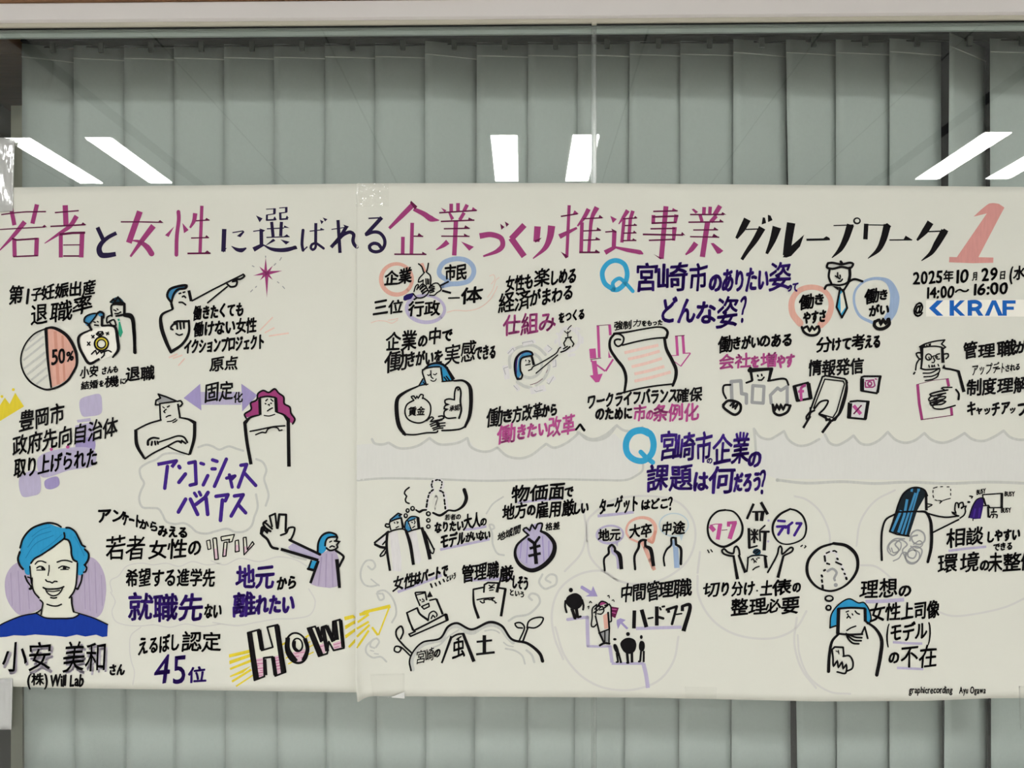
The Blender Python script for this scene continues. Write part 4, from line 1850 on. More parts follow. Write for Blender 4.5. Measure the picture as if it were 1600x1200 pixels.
o k 625,720 650,715 680,770 685,820 655,810 630,770
S k 18 660,810 675,910
S k 18 680,810 710,925
R k 16 660,915 675,912
>black_figure
E k 932,638 16,22
o k 905,730 925,680 960,690 972,750 950,795 915,785
S k 18 930,790 920,905
S k 18 960,790 958,915
R k 16 905,908 920,905
>overworked_person
p M 595,300 685,315 645,430 605,410
l P 10 605,330 660,335
l P 10 605,365 650,375
p w 510,400 560,370 570,540 525,550
p G 470,590 580,550 565,690 520,690
p m 470,260 520,245 545,270 480,290
s k 12 460,280 490,245 540,255 560,270
r k 12 430,390 440,300 470,285
s k 12 440,280 395,320 390,420 385,520 410,525 435,500
s k 12 420,330 450,300 480,300
s k 12 410,370 450,340
s k 12 555,270 590,290 600,400 600,465 585,470
s k 12 530,290 580,275
s k 12 520,320 560,290
s k 10 460,330 500,300 520,350 490,385 450,380
r k 10 470,340 510,330
S k 14 425,400 470,590
S k 16 565,360 580,550
r k 12 465,595 580,550 575,690
S k 18 470,590 520,700
r k 10 530,580 530,690
s k 20 475,730 510,710 530,705
R k 20 545,705 580,710
s k 7 560,185 575,180 580,205
s k 7 610,235 625,228 632,245
s k 7 360,260 370,245 385,260
s k 7 340,305 355,298 350,325
@caption
f 860 780 4
>underline
S l 20 535,808 820,800
>lettering
t k 112 .026 440,590 515,585 中
t k 105 .026 510,585 600,580 間
t k 118 .03 600,580 680,570 管
t k 102 .032 675,570 770,560 理
t k 115 .034 765,560 885,550 職
S k 20 525,695 522,808
S k 22 570,690 600,800
R k 9 612,745 640,740
S k 20 665,670 665,790
R k 14 670,735 705,745
R k 10 685,680 690,690
R k 10 700,672 712,670
S k 16 735,680 740,710
r k 14 728,690 790,670 760,780
R k 8 788,720 820,715
S k 18 825,665 825,700
S k 14:24 820,670 870,660 832,825
@juggling_person_drawing
f 1095 770 8.889
>blue_hair
o D 650,900 700,865 780,855 870,860 925,885 870,880 780,875 700,890
o D 720,830 740,785 790,775 830,800 830,845 770,860
>outline
s k 20:22:24:26:30:28:20:16 340,238 230,260 130,360 95,500 130,640 220,720 320,750 440,700 550,610 580,480 530,340 450,260 340,238
s k 22:30:24:14:16:22:24:18 1240,225 1100,300 1010,420 1005,560 1080,680 1180,715 1320,690 1430,620 1465,480 1420,330 1330,250 1240,225
l P 12 120,455 200,435 295,432
l P 60 130,460 190,530
l P 56 270,435 235,650
l M 10 290,520 370,513
l P 44 385,420 385,470
l P 40 365,420 500,410
l P 60 475,410 400,640
R v 36 1075,388 1165,395
R v 36 1060,470 1180,465
R v 40 1150,475 1080,580
r v 36 1270,415 1180,485
R v 40 1220,460 1215,560
r v 38 1330,425 1395,425 1300,590
S k 30:28 735,150 640,365
S k 36:36 835,130 930,300
r k 18 720,265 880,262
S k 40 775,265 778,390
S k 44 860,265 842,390
S k 32 668,490 675,770
r k 18 670,768 780,738
S k 26 745,500 742,700
R k 18 700,580 790,575
R k 16 700,520 790,650
R k 16 790,520 705,650
r k 18 890,455 820,520 825,665
R k 24 845,540 945,540
S k 40 895,545 880,800
s k 22 460,880 380,870 310,840 295,800 325,780 370,820 450,840 470,760 500,745 530,790 540,860
S k 26:40 455,880 510,1200
S k 24:36 525,860 620,1110
s k 18 640,1090 650,1000 655,900
S k 30:40 890,870 910,1045
s k 20 930,1105 1000,980 1065,850 1085,760 1105,740 1125,770 1130,850 1250,760 1280,770 1270,810 1160,870
S k 26:36 1150,870 1070,1180
s k 14 725,1070 760,1040 810,1022
s k 12 705,930 725,915 740,945
R k 10 775,915 780,930
s k 10 790,905 815,905
s k 10 740,970 755,945 770,965
r k 12 730,830 790,790
r k 12 760,845 820,800
s k 12 650,910 700,880 790,870 880,870 920,885
R k 12 95,795 115,830
R k 12 140,790 160,820
R k 14 1390,745 1410,730
s k 12 1440,765 1460,745 1450,735
E l 940,385 16,16
E l 935,675 16,16
@caption
f 860 780 4
t k 92 .022 955,570 1060,565 切
t k 88 .022 1060,565 1125,562 り
t k 92 .022 1130,560 1205,560 分
t k 88 .022 1205,560 1280,558 け
E k 1292,572 6,6
t k 98 .022 1310,560 1390,555 土
t k 98 .022 1385,555 1510,545 俵
t k 72 .024 1510,555 1570,550 の
t k 108 .032 1125,680 1350,670 整理
t k 85 .03 1345,675 1440,665 必
t k 108 .032 1440,670 1560,665 要
@worried_woman_drawing
f 1250 840 5.335
>hair
o c 250,750 265,640 320,560 410,510 490,540 530,540 580,610 590,700 560,715 540,640 530,595 330,595 325,640 300,730
>outline
s k 8 250,750 262,640 320,560 410,510 490,545 530,540 580,610 590,700 560,718
r k 10 250,752 300,735
S k 26 322,590 315,800
s k 14 320,592 420,585 540,590
S k 22 542,590 545,700
s k 14:20:26:28:26 550,700 630,760 680,850 670,990 640,1145
s k 14 310,800 400,808 520,805
s k 16:20:24 320,805 270,860 245,980 238,1115
s k 8 385,620 405,612
R k 8 395,635 400,645
R k 8 435,635 440,645
s k 10 460,612 475,630 495,638
s k 9 392,670 405,655 420,670
s k 9 390,775 420,755 465,738
s k 12 385,800 400,840 440,880 490,885
s k 12 390,810 450,855 510,860
s k 12 400,805 460,830 515,835
r k 12 515,800 540,745 565,840
r k 12 270,930 290,912 360,915 365,985
s k 12 268,940 275,1000 280,1070 310,1030 320,1080 350,1040 360,1090 385,1060 380,1130 310,1120
s k 12 360,990 410,985 440,1030 435,1090 385,1115
R k 5 300,945 320,955
R k 5 320,940 325,970
@thought_bubble_drawing
s k 14:20:22:14:14:22:26:20 280,48 160,90 70,190 65,310 140,410 260,445 390,390 475,270 470,150 390,70 280,48
>grey_figure
s x 22 210,200 215,140 260,115 305,140 310,190 350,240 385,340
s G 20 230,280 270,260 305,290 285,340 290,355
E G 298,395 17,17
>dashed_figure
s k 10 220,130 245,118
s k 10 275,112 290,110 305,120
R k 14 205,155 210,195
R k 12 225,215 245,222
R k 14 310,175 315,180
R k 12 300,205 345,225
R k 14 200,275 210,270
R k 14 180,315 185,325
R k 14 182,355 185,370
R k 16 188,400 190,425
R k 12 350,260 358,268
R k 12 370,300 375,305
R k 16 385,335 388,345
e k 12 243,507 32,22
e k 12 238,585 20,19
@caption
f 1240 720 3.158
>underline
S l 18 355,695 450,692 545,685
>underline
S l 12 490,895 560,900 635,902
>underline
S l 12 510,1022 580,1025 640,1028
>lettering
t k 95 .026 325,640 515,628 理想
t k 66 .026 515,645 585,640 の
t k 88 .022 375,755 530,745 女性
t k 85 .02 530,745 720,735 上司像
t k 88 .022 455,850 680,840 (モデル)
t k 66 .024 465,975 525,970 の
t k 110 .024 525,970 710,965 不在
@consulting_woman_drawing
f 1370 750 6.957
>hair
p K 140,560 240,260 290,150 360,90 450,80 520,110 540,150 440,330 350,610
l b 26 265,330 165,560
l b 28 330,210 300,380 235,570
l b 24 420,140 270,590
l b 18 450,120 380,360 310,600
p b 370,95 395,95 390,130 365,125
p b 440,95 470,95 465,125 440,125
l k 14 200,350 440,340
>scribble
s G 16 300,640 200,640 130,700 120,770 180,820 240,760 200,700 260,650 330,700 280,760 300,820 340,900 400,910 460,860 490,760 420,720 350,760 340,830 400,850 430,790 370,720
s G 18 360,660 380,580 440,545 510,580 520,660 470,700 400,680 380,620 440,600
s G 14 180,880 240,850 280,790 320,790 310,850
s G 14 150,780 130,720 190,660 260,680 250,760 180,790 160,740
s G 14 320,800 390,760 460,790 450,870 380,900 320,860 310,800
s G 12 400,700 470,660 500,700 450,740 390,720
>outline
s k 14 140,560 200,380 240,250 290,150 370,90 450,82 520,110 550,170
S k 24 535,140 540,330
r k 14 140,560 220,590 350,610
s k 10 555,260 600,270 560,295
s k 16:18:20 200,370 100,430 60,540 50,700 55,870
s k 14:24:30:30:26 440,342 530,350 580,430 595,560 590,740 555,890
s k 14 545,360 650,390 760,405 890,390
r k 14 610,570 890,430
s k 12 885,390 830,365 820,350 860,360 850,330 860,250 880,250 890,300
s k 12 890,300 900,255 935,245 940,290 920,310
s k 12 920,300 970,285 960,310 965,340 950,380 905,415
S k 6 610,90 660,75
S k 6 690,72 720,72
S k 6 760,75 790,75
S k 6 802,95 805,120
S k 6 803,140 803,170
S k 6 612,110 610,140
S k 6 610,165 618,195
S k 6 630,215 660,225
r k 6 670,222 700,225 685,255 715,225 760,210 800,200
E k 1000,240 18,12
s k 10 1010,175 1040,180 1030,195
@busy_worker_drawing
>hair
p h 1000,410 1040,290 1090,210 1150,195 1165,210 1155,300 1130,420 1060,425
l v 20 1070,310 1050,410
l v 20 1120,300 1110,410
>outline
s k 8 1000,410 1040,290 1090,210 1150,195 1170,250 1185,275
r k 10 1155,195 1150,160 1365,145
S k 24 1360,145 1358,300
r k 10 1365,300 1230,302 1215,275 1160,280
r k 10 1165,200 1185,270
S k 18 1210,285 1215,400
r k 12 1210,400 1230,405
r k 12 1270,310 1268,350
R k 12 1245,350 1300,345
s k 10 1230,400 1250,370 1270,390 1260,410
s k 10 1270,370 1310,380 1305,410
R k 8 1045,420 1045,440
t k 52 .008 1085,135 1185,115 BUSY
t k 52 .008 1390,150 1500,152 BUSY
t k 52 .008 1350,330 1460,325 BUSY
@caption
>underline
S l 26 780,770 980,745 1190,725
>lettering
t k 200 .028 755,640 965,620 相
t k 200 .026 965,620 1165,600 談
t k 130 .028 1185,620 1560,590 しやすい
t k 85 .026 1265,735 1480,715 できる
t k 210 .03 660,920 885,905 環
t k 210 .03 900,910 1120,895 境
t k 130 .028 1120,935 1225,925 の
t k 210 .032 1215,905 1370,900 未
t k 200 .032 1365,900 1570,885 整
t k 200 .03 1560,890 1750,880 備
'''

# ------------------------------------------------------------------ the paper poster: two sheets
EDGE = 556.0           # where the right sheet's left border lies on the left sheet
def wave(x, z):
    return 0.0007 * (1 + math.sin(x * 7.0 + 1.0 + 2 * z)) * 0.5 + 0.0006 * (1 + math.sin(z * 14 + x * 2.2)) * 0.5

def surf(px, py, sheet):
    """depth (metres, towards the room is negative) of the paper at a photograph position"""
    p = at(px, py)
    y = -0.0004 - wave(p.x, p.z)
    if sheet == 1:
        s = min(1.0, max(0.0, (py - 330) / 700.0))
        lift = (0.0022 + 0.0085 * s * s) * math.exp(-max(0.0, px - EDGE) / 16.0)
        if py > 1040:
            lift += 0.010 * (py - 1040) / 50.0 * math.exp(-max(0.0, px - EDGE) / 12.0)
        y -= 0.0010 + lift
    y -= 0.0016 * math.exp(-((py - 617 - (px - 800) * 0.004) / 34.0) ** 2)      # soft horizontal fold
    return y

def on_paper(px, py, lift=0.0):
    sh = 1 if px > EDGE else 0
    return at(px, py, surf(px, py, sh) - lift)

def interp(tab, x):
    if x <= tab[0][0]: return tab[0][1]
    for (a, b), (c, d) in zip(tab, tab[1:]):
        if x <= c: return b + (d - b) * (x - a) / (c - a)
    return tab[-1][1]

poster = empty('paper_poster', at(800, 1090))
tag(poster, 'wide hand-lettered white paper poster of marker drawings taped to the glass', 'poster')
PO = poster.location.copy()

def paper_sheet(x0, x1, top, bot, sheet, left=None):
    NX = int((x1 - x0) / 12); NY = 66
    vs, fs = [], []
    us = [0.0]
    for b in range(1, NX + 1):
        us.append(b / NX)
    if sheet == 1:
        us = sorted(set(us + [k * 3.0 / (x1 - x0) for k in range(1, 30)]))
    n = len(us)
    for a in range(NY + 1):
        v = a / NY
        for u in us:
            px = x0 + (x1 - x0) * u
            t_, b_ = interp(top, px), interp(bot, px)
            py = t_ + (b_ - t_) * v
            if left is not None:
                px += (interp(left, py) - EDGE) * math.exp(-(px - EDGE) / 30.0)
            q = at(px, py, surf(px, py, sheet))
            vs.append(q - PO)
    for a in range(NY):
        for b in range(n - 1):
            k = a * n + b
            fs.append((k, k + n, k + n + 1, k + 1))
    o = link('paper_sheet', mesh_from(vs, fs, 'paper_sheet'), M_paper, poster)
    for p in o.data.polygons: p.use_smooth = True
    so = o.modifiers.new('thick', 'SOLIDIFY'); so.thickness = 0.0002; so.offset = -1
    return o
s1 = paper_sheet(-70, 572, [(-70, 294), (0, 293), (557, 287)], [(-70, 1071), (0, 1072), (90, 1075), (555, 1082)], 0)
s1['label'] = 'left sheet of the poster with the portrait'
s2 = paper_sheet(EDGE, 1690, [(556, 286.5), (900, 286), (1600, 292)],
                 [(556, 1097), (560, 1096), (566, 1092), (574, 1089), (583, 1087.5), (632, 1088), (1000, 1090), (1280, 1096), (1450, 1095), (1550, 1091), (1690, 1090)], 1,
                 left=[(286, 557.5), (700, 556), (1060, 555), (1097, 558.5)])
s2['label'] = 'right sheet of the poster with its loose left edge'

# ------------------------------------------------------------------ ink
PAPER_LIT = 0.79       # share of the light the lit paper sends back in the photograph
PAL = dict(k=(17, 15, 17), m=(146, 58, 110), M=(92, 28, 64), n=(36, 27, 58), v=(60, 34, 122), r=(198, 140, 135), w=(206, 158, 144),
           W=(194, 138, 122), p=(216, 184, 174), l=(171, 163, 189), L=(148, 137, 180), g=(183, 183, 178), G=(146, 146, 147), b=(62, 126, 168),
           c=(44, 138, 184), C=(34, 112, 158), B=(22, 52, 142), u=(30, 92, 172), q=(52, 150, 192), y=(208, 188, 54), t=(48, 146, 116),
           x=(203, 200, 200), e=(203, 202, 198), z=(211, 210, 196), Z=(226, 223, 214), o=(214, 184, 172), d=(142, 161, 190),
           P=(174, 76, 136), h=(44, 24, 92), H=(34, 24, 84), a=(169, 157, 180), A=(152, 140, 167), D=(32, 62, 78), R=(178, 84, 132), i=(206, 176, 188), N=(195, 193, 189), J=(176, 190, 198), Q=(200, 193, 207), K=(24, 32, 38))
COLNAME = dict(k='black', m='magenta', M='dark magenta', n='navy', v='violet', r='pink', w='salmon', W='deep salmon', p='pale pink', l='lavender',
               L='deep lavender', g='light grey', G='grey', b='steel blue', c='cyan blue', C='deep cyan', B='royal blue', u='logo blue', q='sky blue', y='yellow',
               t='green', x='pale mauve', e='pale grey', z='paper white', Z='label white', o='peach', d='soft blue', P='strong pink', h='indigo', H='dark navy', a='mauve',
               A='deep mauve', D='dark teal', R='raspberry', i='mauve pink', N='pencil grey', J='ice blue', Q='faint lavender', K='blue black')
WASH = set('mvrwlxagpdoqcyLPABi')
INK = {}
def ink(c):
    if c not in INK:
        r, g, b = PAL[c]
        INK[c] = mat(COLNAME[c] + ' marker ink', srgb(r, g, b, 1 / PAPER_LIT), 0.75, 0.12, noise=0.11 if c in WASH else 0.03, nscale=90 if c in WASH or c == 'e' else 40,
                     stretch=(3.5, 1, 0.6) if c in WASH or c == 'e' else (1, 1, 1))
    return INK[c]

def catmull(pts, closed=False, step=2.2):
    if len(pts) < 3 and not closed:
        return [Vector(p) for p in pts], [0, len(pts) - 1]
    P = [Vector(p) for p in pts]
    n = len(P)
    out, par = [], []
    rng = range(n if closed else n - 1)
    for i in rng:
        p0 = P[(i - 1) % n] if closed or i > 0 else P[0] * 2 - P[1]
        p1 = P[i]; p2 = P[(i + 1) % n]
        p3 = P[(i + 2) % n] if closed or i + 2 < n else P[n - 1] * 2 - P[n - 2]
        k = max(2, min(24, int((p2 - p1).length / step)))
        # centripetal
        d1 = max(1e-4, (p1 - p0).length) ** 0.5; d2 = max(1e-4, (p2 - p1).length) ** 0.5; d3 = max(1e-4, (p3 - p2).length) ** 0.5
        m1 = ((p1 - p0) / d1 - (p2 - p0) / (d1 + d2) + (p2 - p1) / d2) * d2
        m2 = ((p2 - p1) / d2 - (p3 - p1) / (d2 + d3) + (p3 - p2) / d3) * d2
        for j in range(k):
            t = j / k
            out.append((2 * t ** 3 - 3 * t * t + 1) * p1 + (t ** 3 - 2 * t * t + t) * m1 + (-2 * t ** 3 + 3 * t * t) * p2 + (t ** 3 - t * t) * m2)
            par.append(i + t)
    if not closed:
        out.append(P[-1]); par.append(n - 1)
    return out, par

class Bucket:
    def __init__(self):
        self.v = []; self.f = []; self.lift = 0.0; self.col = 'k'
    def add(self, pts2, faces):
        b = len(self.v)
        self.v += [(p[0], p[1], self.lift) for p in pts2]
        self.f += [tuple(i + b for i in fc) for fc in faces]

def ribbon(B, pts, ws, round_cap):
    n = len(pts)
    clean, cw = [pts[0]], [ws[0]]
    for p, w in zip(pts[1:], ws[1:]):
        if (p - clean[-1]).length > 1e-3:
            clean.append(p); cw.append(w)
    pts, ws = clean, cw
    n = len(pts)
    if n < 2:
        return
    L, R = [], []
    for i in range(n):
        a = (pts[i] - pts[i - 1]).normalized() if i else None
        b = (pts[i + 1] - pts[i]).normalized() if i < n - 1 else None
        if a is None: a = b
        if b is None: b = a
        t = a + b
        t = t.normalized() if t.length > 0.25 else b
        k = 1.0 / max(0.6, t.dot(b))
        nrm = Vector((-t.y, t.x)) * (ws[i] * 0.5 * k)
        L.append(pts[i] + nrm); R.append(pts[i] - nrm)
    B.add(L + R, [(i, n + i, n + i + 1, i + 1) for i in range(n - 1)])
    if round_cap:
        for (p, d, w) in ((pts[0], pts[0] - pts[1], ws[0]), (pts[-1], pts[-1] - pts[-2], ws[-1])):
            fan(B, p, d.normalized(), w * 0.5)

def fan(B, p, d, r, full=False):
    n = 12 if full else 6
    a0 = math.atan2(d.y, d.x)
    span = 2 * math.pi if full else math.pi
    ring = []
    for i in range(n + (0 if full else 1)):
        a = a0 - span / 2 + span * i / n
        ring.append(p + Vector((math.cos(a), math.sin(a))) * r)
    B.add(ring, [tuple(range(len(ring)))])

def polygon(B, pts):
    tri = tessellate_polygon([[Vector((p[0], p[1], 0)) for p in pts]])
    # orientation fixed later
    B.add([Vector((p[0], p[1])) for p in pts], [tuple(t) for t in tri])

GL = {}
def glyph_mesh(ch, wt=0.0):
    key = ch
    if key not in GL:
        cu = bpy.data.curves.new('glyph', 'FONT')
        cu.body = ch
        cu.size = 1.0
        cu.resolution_u = 3
        ob = bpy.data.objects.new('glyph', cu)
        me = bpy.data.meshes.new_from_object(ob)
        vs = [(v.co.x, v.co.y) for v in me.vertices]
        fs = [tuple(p.vertices) for p in me.polygons]
        bpy.data.meshes.remove(me); bpy.data.objects.remove(ob); bpy.data.curves.remove(cu)
        GL[key] = (vs, fs)
    return GL[key]
_k = glyph_mesh('国', 0.0)[0]
EM_W = (max(v[0] for v in _k) - min(v[0] for v in _k)) / 0.84
EM_CX = (max(v[0] for v in _k) + min(v[0] for v in _k)) / 2
EM_CY = (max(v[1] for v in _k) + min(v[1] for v in _k)) / 2
_h = glyph_mesh('H', 0.0)[0]
CAP_H = max(v[1] for v in _h)

def is_wide(ch):
    return ord(ch) > 0x2e80

PEN = dict(k=(3.7, 3.45), v=(5.4, 5.1), P=(4.0, 3.7), l=(4.5, 4.5))
PEN_FINE = dict(k=(3.2, 3.3), Q=(4.5, 4.5), P=(4, 4))

def text(B, s, size, wt, p0, p1):
    adv = []
    for ch in s:
        if ch == ' ':
            adv.append(0.35)
        elif is_wide(ch):
            adv.append(1.0)
        else:
            vs = glyph_mesh(ch, wt)[0]
            adv.append((max(v[0] for v in vs) - min(v[0] for v in vs)) * 0.9 + 0.09)
    tot = sum(adv)
    d = Vector(p1) - Vector(p0)
    ex = d / tot
    em = size * 1.06
    pos = 0.0
    for ch, a in zip(s, adv):
        if ch == ' ':
            pos += a; continue
        vs, fs = glyph_mesh(ch, wt)
        wide = is_wide(ch)
        c = Vector(p0) + ex * (pos + a / 2)
        pos += a
        rnd = random.random
        ph = [rnd() * 6.28 for _ in range(4)]
        rot = (rnd() - 0.5) * 0.07
        sc = 1 + (rnd() - 0.5) * 0.06
        jx, jy = (rnd() - 0.5) * 0.02 * size, (rnd() - 0.5) * 0.05 * size
        lean = 0.05 + (rnd() - 0.5) * 0.06
        ux = ex.normalized()
        if wide:
            gx, gy, sx, sy = EM_CX, EM_CY, ex.length / EM_W, em / EM_W
        else:
            xs = [v[0] for v in vs]
            gx = (max(xs) + min(xs)) / 2
            gy = CAP_H / 2; sx = ex.length * 0.9; sy = size * 0.95 / CAP_H
        out = []; raw = []
        for (x, y) in vs:
            x = x - gx; y = y - gy
            wob = 0.018
            x2 = x + wob * math.sin(5.1 * y + 3.3 * x + ph[0]) + 0.006 * math.sin(17 * y + ph[1])
            y2 = y + wob * math.sin(4.7 * x + 2.9 * y + ph[2]) + 0.006 * math.sin(19 * x + ph[3]) + 0.05 * x
            raw.append((x2, y2))
        nb = len(raw)
        # the marker's width: the outline swept round a small hexagon
        ring = [(0.0, 0.0)]
        px_em = em if wide else size
        dense = wide and ord(ch) > 0x3400
        pen = PEN.get(B.col, (3.4, 3.0))[1 if dense else 0] if wt > 0.015 else PEN_FINE.get(B.col, (2.4, 2.1))[1 if dense else 0]
        if wt < 0.01: pen *= 0.58
        if not wide: pen *= 0.8
        r_ = min(0.031 if dense else 0.055, max(0.004, (pen - 0.068 * px_em) / 2 / px_em)) * (EM_W if wide else CAP_H)
        rx_ = r_ * sy / max(1e-6, sx)
        ring += [(rx_ * math.cos(a * math.pi / 3 + 0.3), r_ * math.sin(a * math.pi / 3 + 0.3)) for a in range(6)]
        fall = []
        for k, (dx, dy) in enumerate(ring):
            fall += [tuple(i + k * nb for i in f) for f in fs]
        for (x2, y2) in [(x + dx, y + dy) for dx, dy in ring for x, y in raw]:
            X = (x2 * math.cos(rot) - y2 * math.sin(rot)) * sx * sc
            Y = (x2 * math.sin(rot) + y2 * math.cos(rot)) * sy * sc
            q = c + ux * (X + lean * Y) + Vector((jx, jy - Y))
            out.append(q)
        B.add(out, fall)

class Frame: ox = 0.0; oy = 0.0; s = 1.0
def conv(p):
    return Vector((Frame.ox + p[0] / Frame.s, Frame.oy + p[1] / Frame.s))

def build_ink(src):
    parts = []          # (part name, [(sub name, {colour: Bucket}, [order])])
    cur = None
    for line in src.strip().split('\n'):
        line = line.strip()
        if not line:
            continue
        if line[0] == '@':
            cur = [line[1:], [], 0, None]
            parts.append(cur)
            cur[1].append([None, {}])
            continue
        if line[0] == '>':
            cur[1].append([line[1:], {}])
            continue
        tk = line.split()
        op = tk[0]
        if op == 'f':
            Frame.ox, Frame.oy, Frame.s = float(tk[1]), float(tk[2]), float(tk[3])
            continue
        col = tk[1]
        sub = cur[1][-1][1]
        if col not in sub:
            sub[col] = Bucket(); sub[col].col = col
        B = sub[col]
        if cur[0] == 'title_lettering':
            cur[2] = 2 if col == 'M' else 1
        elif cur[3] != col:
            cur[2] += 1
        cur[3] = col
        B.lift = 0.00022 + 0.00007 * cur[2]
        if cur[0] in ('ground_band', 'pencil_circle', 'cloud_outline'):
            B.lift = 0.0001 + 0.00005 * cur[2]
        if op == 't' or (col == 'k' and cur[0] != 'title_lettering'):
            B.lift += 0.0006
        if op == 't':
            size, wt = float(tk[2]) / Frame.s, float(tk[3])
            p0 = conv([float(q) for q in tk[4].split(',')]); p1 = conv([float(q) for q in tk[5].split(',')])
            text(B, ' '.join(tk[6:]), size, wt, p0, p1)
            continue
        if op in 'po':
            pts = [conv([float(q) for q in t.split(',')]) for t in tk[2:]]
            if op == 'o':
                pts, _ = catmull(pts, True)
            polygon(B, pts)
            continue
        if op == 'E':
            c = conv([float(q) for q in tk[2].split(',')]); rx, ry = [float(q) / Frame.s for q in tk[3].split(',')]
            polygon(B, [c + Vector((math.cos(a * math.pi / 12) * rx, math.sin(a * math.pi / 12) * ry)) for a in range(24)])
            continue
        ws = [float(q) / Frame.s for q in tk[2].split(':')]
        if max(ws) <= 0:
            continue
        if col == 'k' and cur[0] != 'title_lettering':
            ws = [q * 1.05 + 0.55 for q in ws]
        if op == 'e':
            c = conv([float(q) for q in tk[3].split(',')]); rx, ry = [float(q) / Frame.s for q in tk[4].split(',')]
            rot = math.radians(float(tk[5])) if len(tk) > 5 else 0
            pts = []
            for a in range(41):
                t = a * 2 * math.pi / 40 + 0.6
                x, y = math.cos(t) * rx, math.sin(t) * ry
                pts.append(c + Vector((x * math.cos(rot) - y * math.sin(rot), x * math.sin(rot) + y * math.cos(rot))))
            ribbon(B, pts, [ws[0] * (1 + 0.15 * math.sin(a * 0.157)) for a in range(41)], True)
            continue
        pts = [conv([float(q) for q in t.split(',')]) for t in tk[3:]]
        if len(pts) == 1:
            fan(B, pts[0], Vector((1, 0)), ws[0] / 2, True)
            continue
        def wid(u):
            if len(ws) == 1: return ws[0]
            x = u * (len(ws) - 1); i = min(int(x), len(ws) - 2)
            return ws[i] + (ws[i + 1] - ws[i]) * (x - i)
        if op in 'sS':
            q, par = catmull(pts)
            if len(q) == 2:
                k = max(2, int((q[1] - q[0]).length / 14))
                q = [q[0].lerp(q[1], j / k) for j in range(k + 1)]; par = [j / k for j in range(k + 1)]
                nn = 1.0
            else:
                nn = float(len(pts) - 1)
            wob = 0.0
            ribbon(B, q, [wid(u / nn) for u in par], op == 's')
        else:       # l: flat straight runs, r / R: round straight runs
            for i in range(len(pts) - 1):
                a, b = pts[i], pts[i + 1]
                k = max(1, int((b - a).length / 16))
                u0, u1 = i / (len(pts) - 1), (i + 1) / (len(pts) - 1)
                ribbon(B, [a.lerp(b, j / k) for j in range(k + 1)], [wid(u0 + (u1 - u0) * j / k) for j in range(k + 1)], op in 'rR')
                if i and op == 'l':
                    fan(B, a, Vector((1, 0)), wid(u0) / 2, True)
    return parts

def ink_object(name, buckets, parent, origin):
    """one mesh; a material slot per colour used"""
    bm = bmesh.new()
    me = bpy.data.meshes.new(name)
    for idx, (c, B) in enumerate(buckets.items()):
        if not B.f:
            continue
        me.materials.append(ink(c))
        slot = len(me.materials) - 1
        bv = [bm.verts.new((v[0], v[1], v[2])) for v in B.v]
        for f in B.f:
            if len(set(f)) < 3: continue
            try:
                fc = bm.faces.new([bv[i] for i in f]); fc.material_index = slot
            except ValueError:
                pass
    # keep long faces on the curved paper
    for _ in range(6):
        long = [e for e in bm.edges if e.calc_length() > (7 if 540 < (e.verts[0].co.x + e.verts[1].co.x) / 2 < 640 else 13)]
        if not long: break
        bmesh.ops.subdivide_edges(bm, edges=long, cuts=1)
        bmesh.ops.triangulate(bm, faces=[f for f in bm.faces if len(f.verts) > 4])
    for v in bm.verts:
        v.co = on_paper(v.co.x, v.co.y, v.co.z) - origin
    bm.normal_update()
    flip = [f for f in bm.faces if f.normal.y > 0]
    if flip:
        bmesh.ops.reverse_faces(bm, faces=flip)
    loose = [v for v in bm.verts if not v.link_faces]
    bmesh.ops.delete(bm, geom=loose, context='VERTS')
    bm.to_mesh(me); bm.free()
    o = bpy.data.objects.new(name, me)
    COL.objects.link(o)
    o.parent = parent
    return o

for pname, subs, _n, _c in build_ink(INK_SRC):
    subs = [s for s in subs if any(B.f for B in s[1].values())]
    if not subs:
        continue
    # the part's own mesh is its outline (or first piece); coloured pieces hang from it
    main = 0
    for i, s in enumerate(subs):
        if s[0] in (None, 'outline', 'lettering') and any(B.f for B in s[1].values()):
            main = i
    po = ink_object(pname, subs[main][1], poster, PO)
    for i, s in enumerate(subs):
        if i != main:
            ink_object(s[0] or 'colouring', s[1], po, PO)
LABELS = [('title_lettering', 'large magenta, navy and black title lettering'), ('portrait_drawing', 'marker portrait of a smiling woman with blue hair'),
          ('pie_chart', 'hand-drawn pie chart, half salmon'), ('how_lettering', 'outlined block letters with pink fill'),
          ('logo_label', 'pasted white label with blue lettering'), ('scroll_drawing', 'black outlined scroll with salmon lines'),
          ('star_drawing', 'magenta eight-pointed star'), ('crown_drawing', 'yellow crown cut by the photo edge'), ('hill_drawing', 'hill outline with two sprouts')]
for n_, l_ in LABELS:
    for ch in poster.children:
        if ch.name == n_: ch['label'] = l_

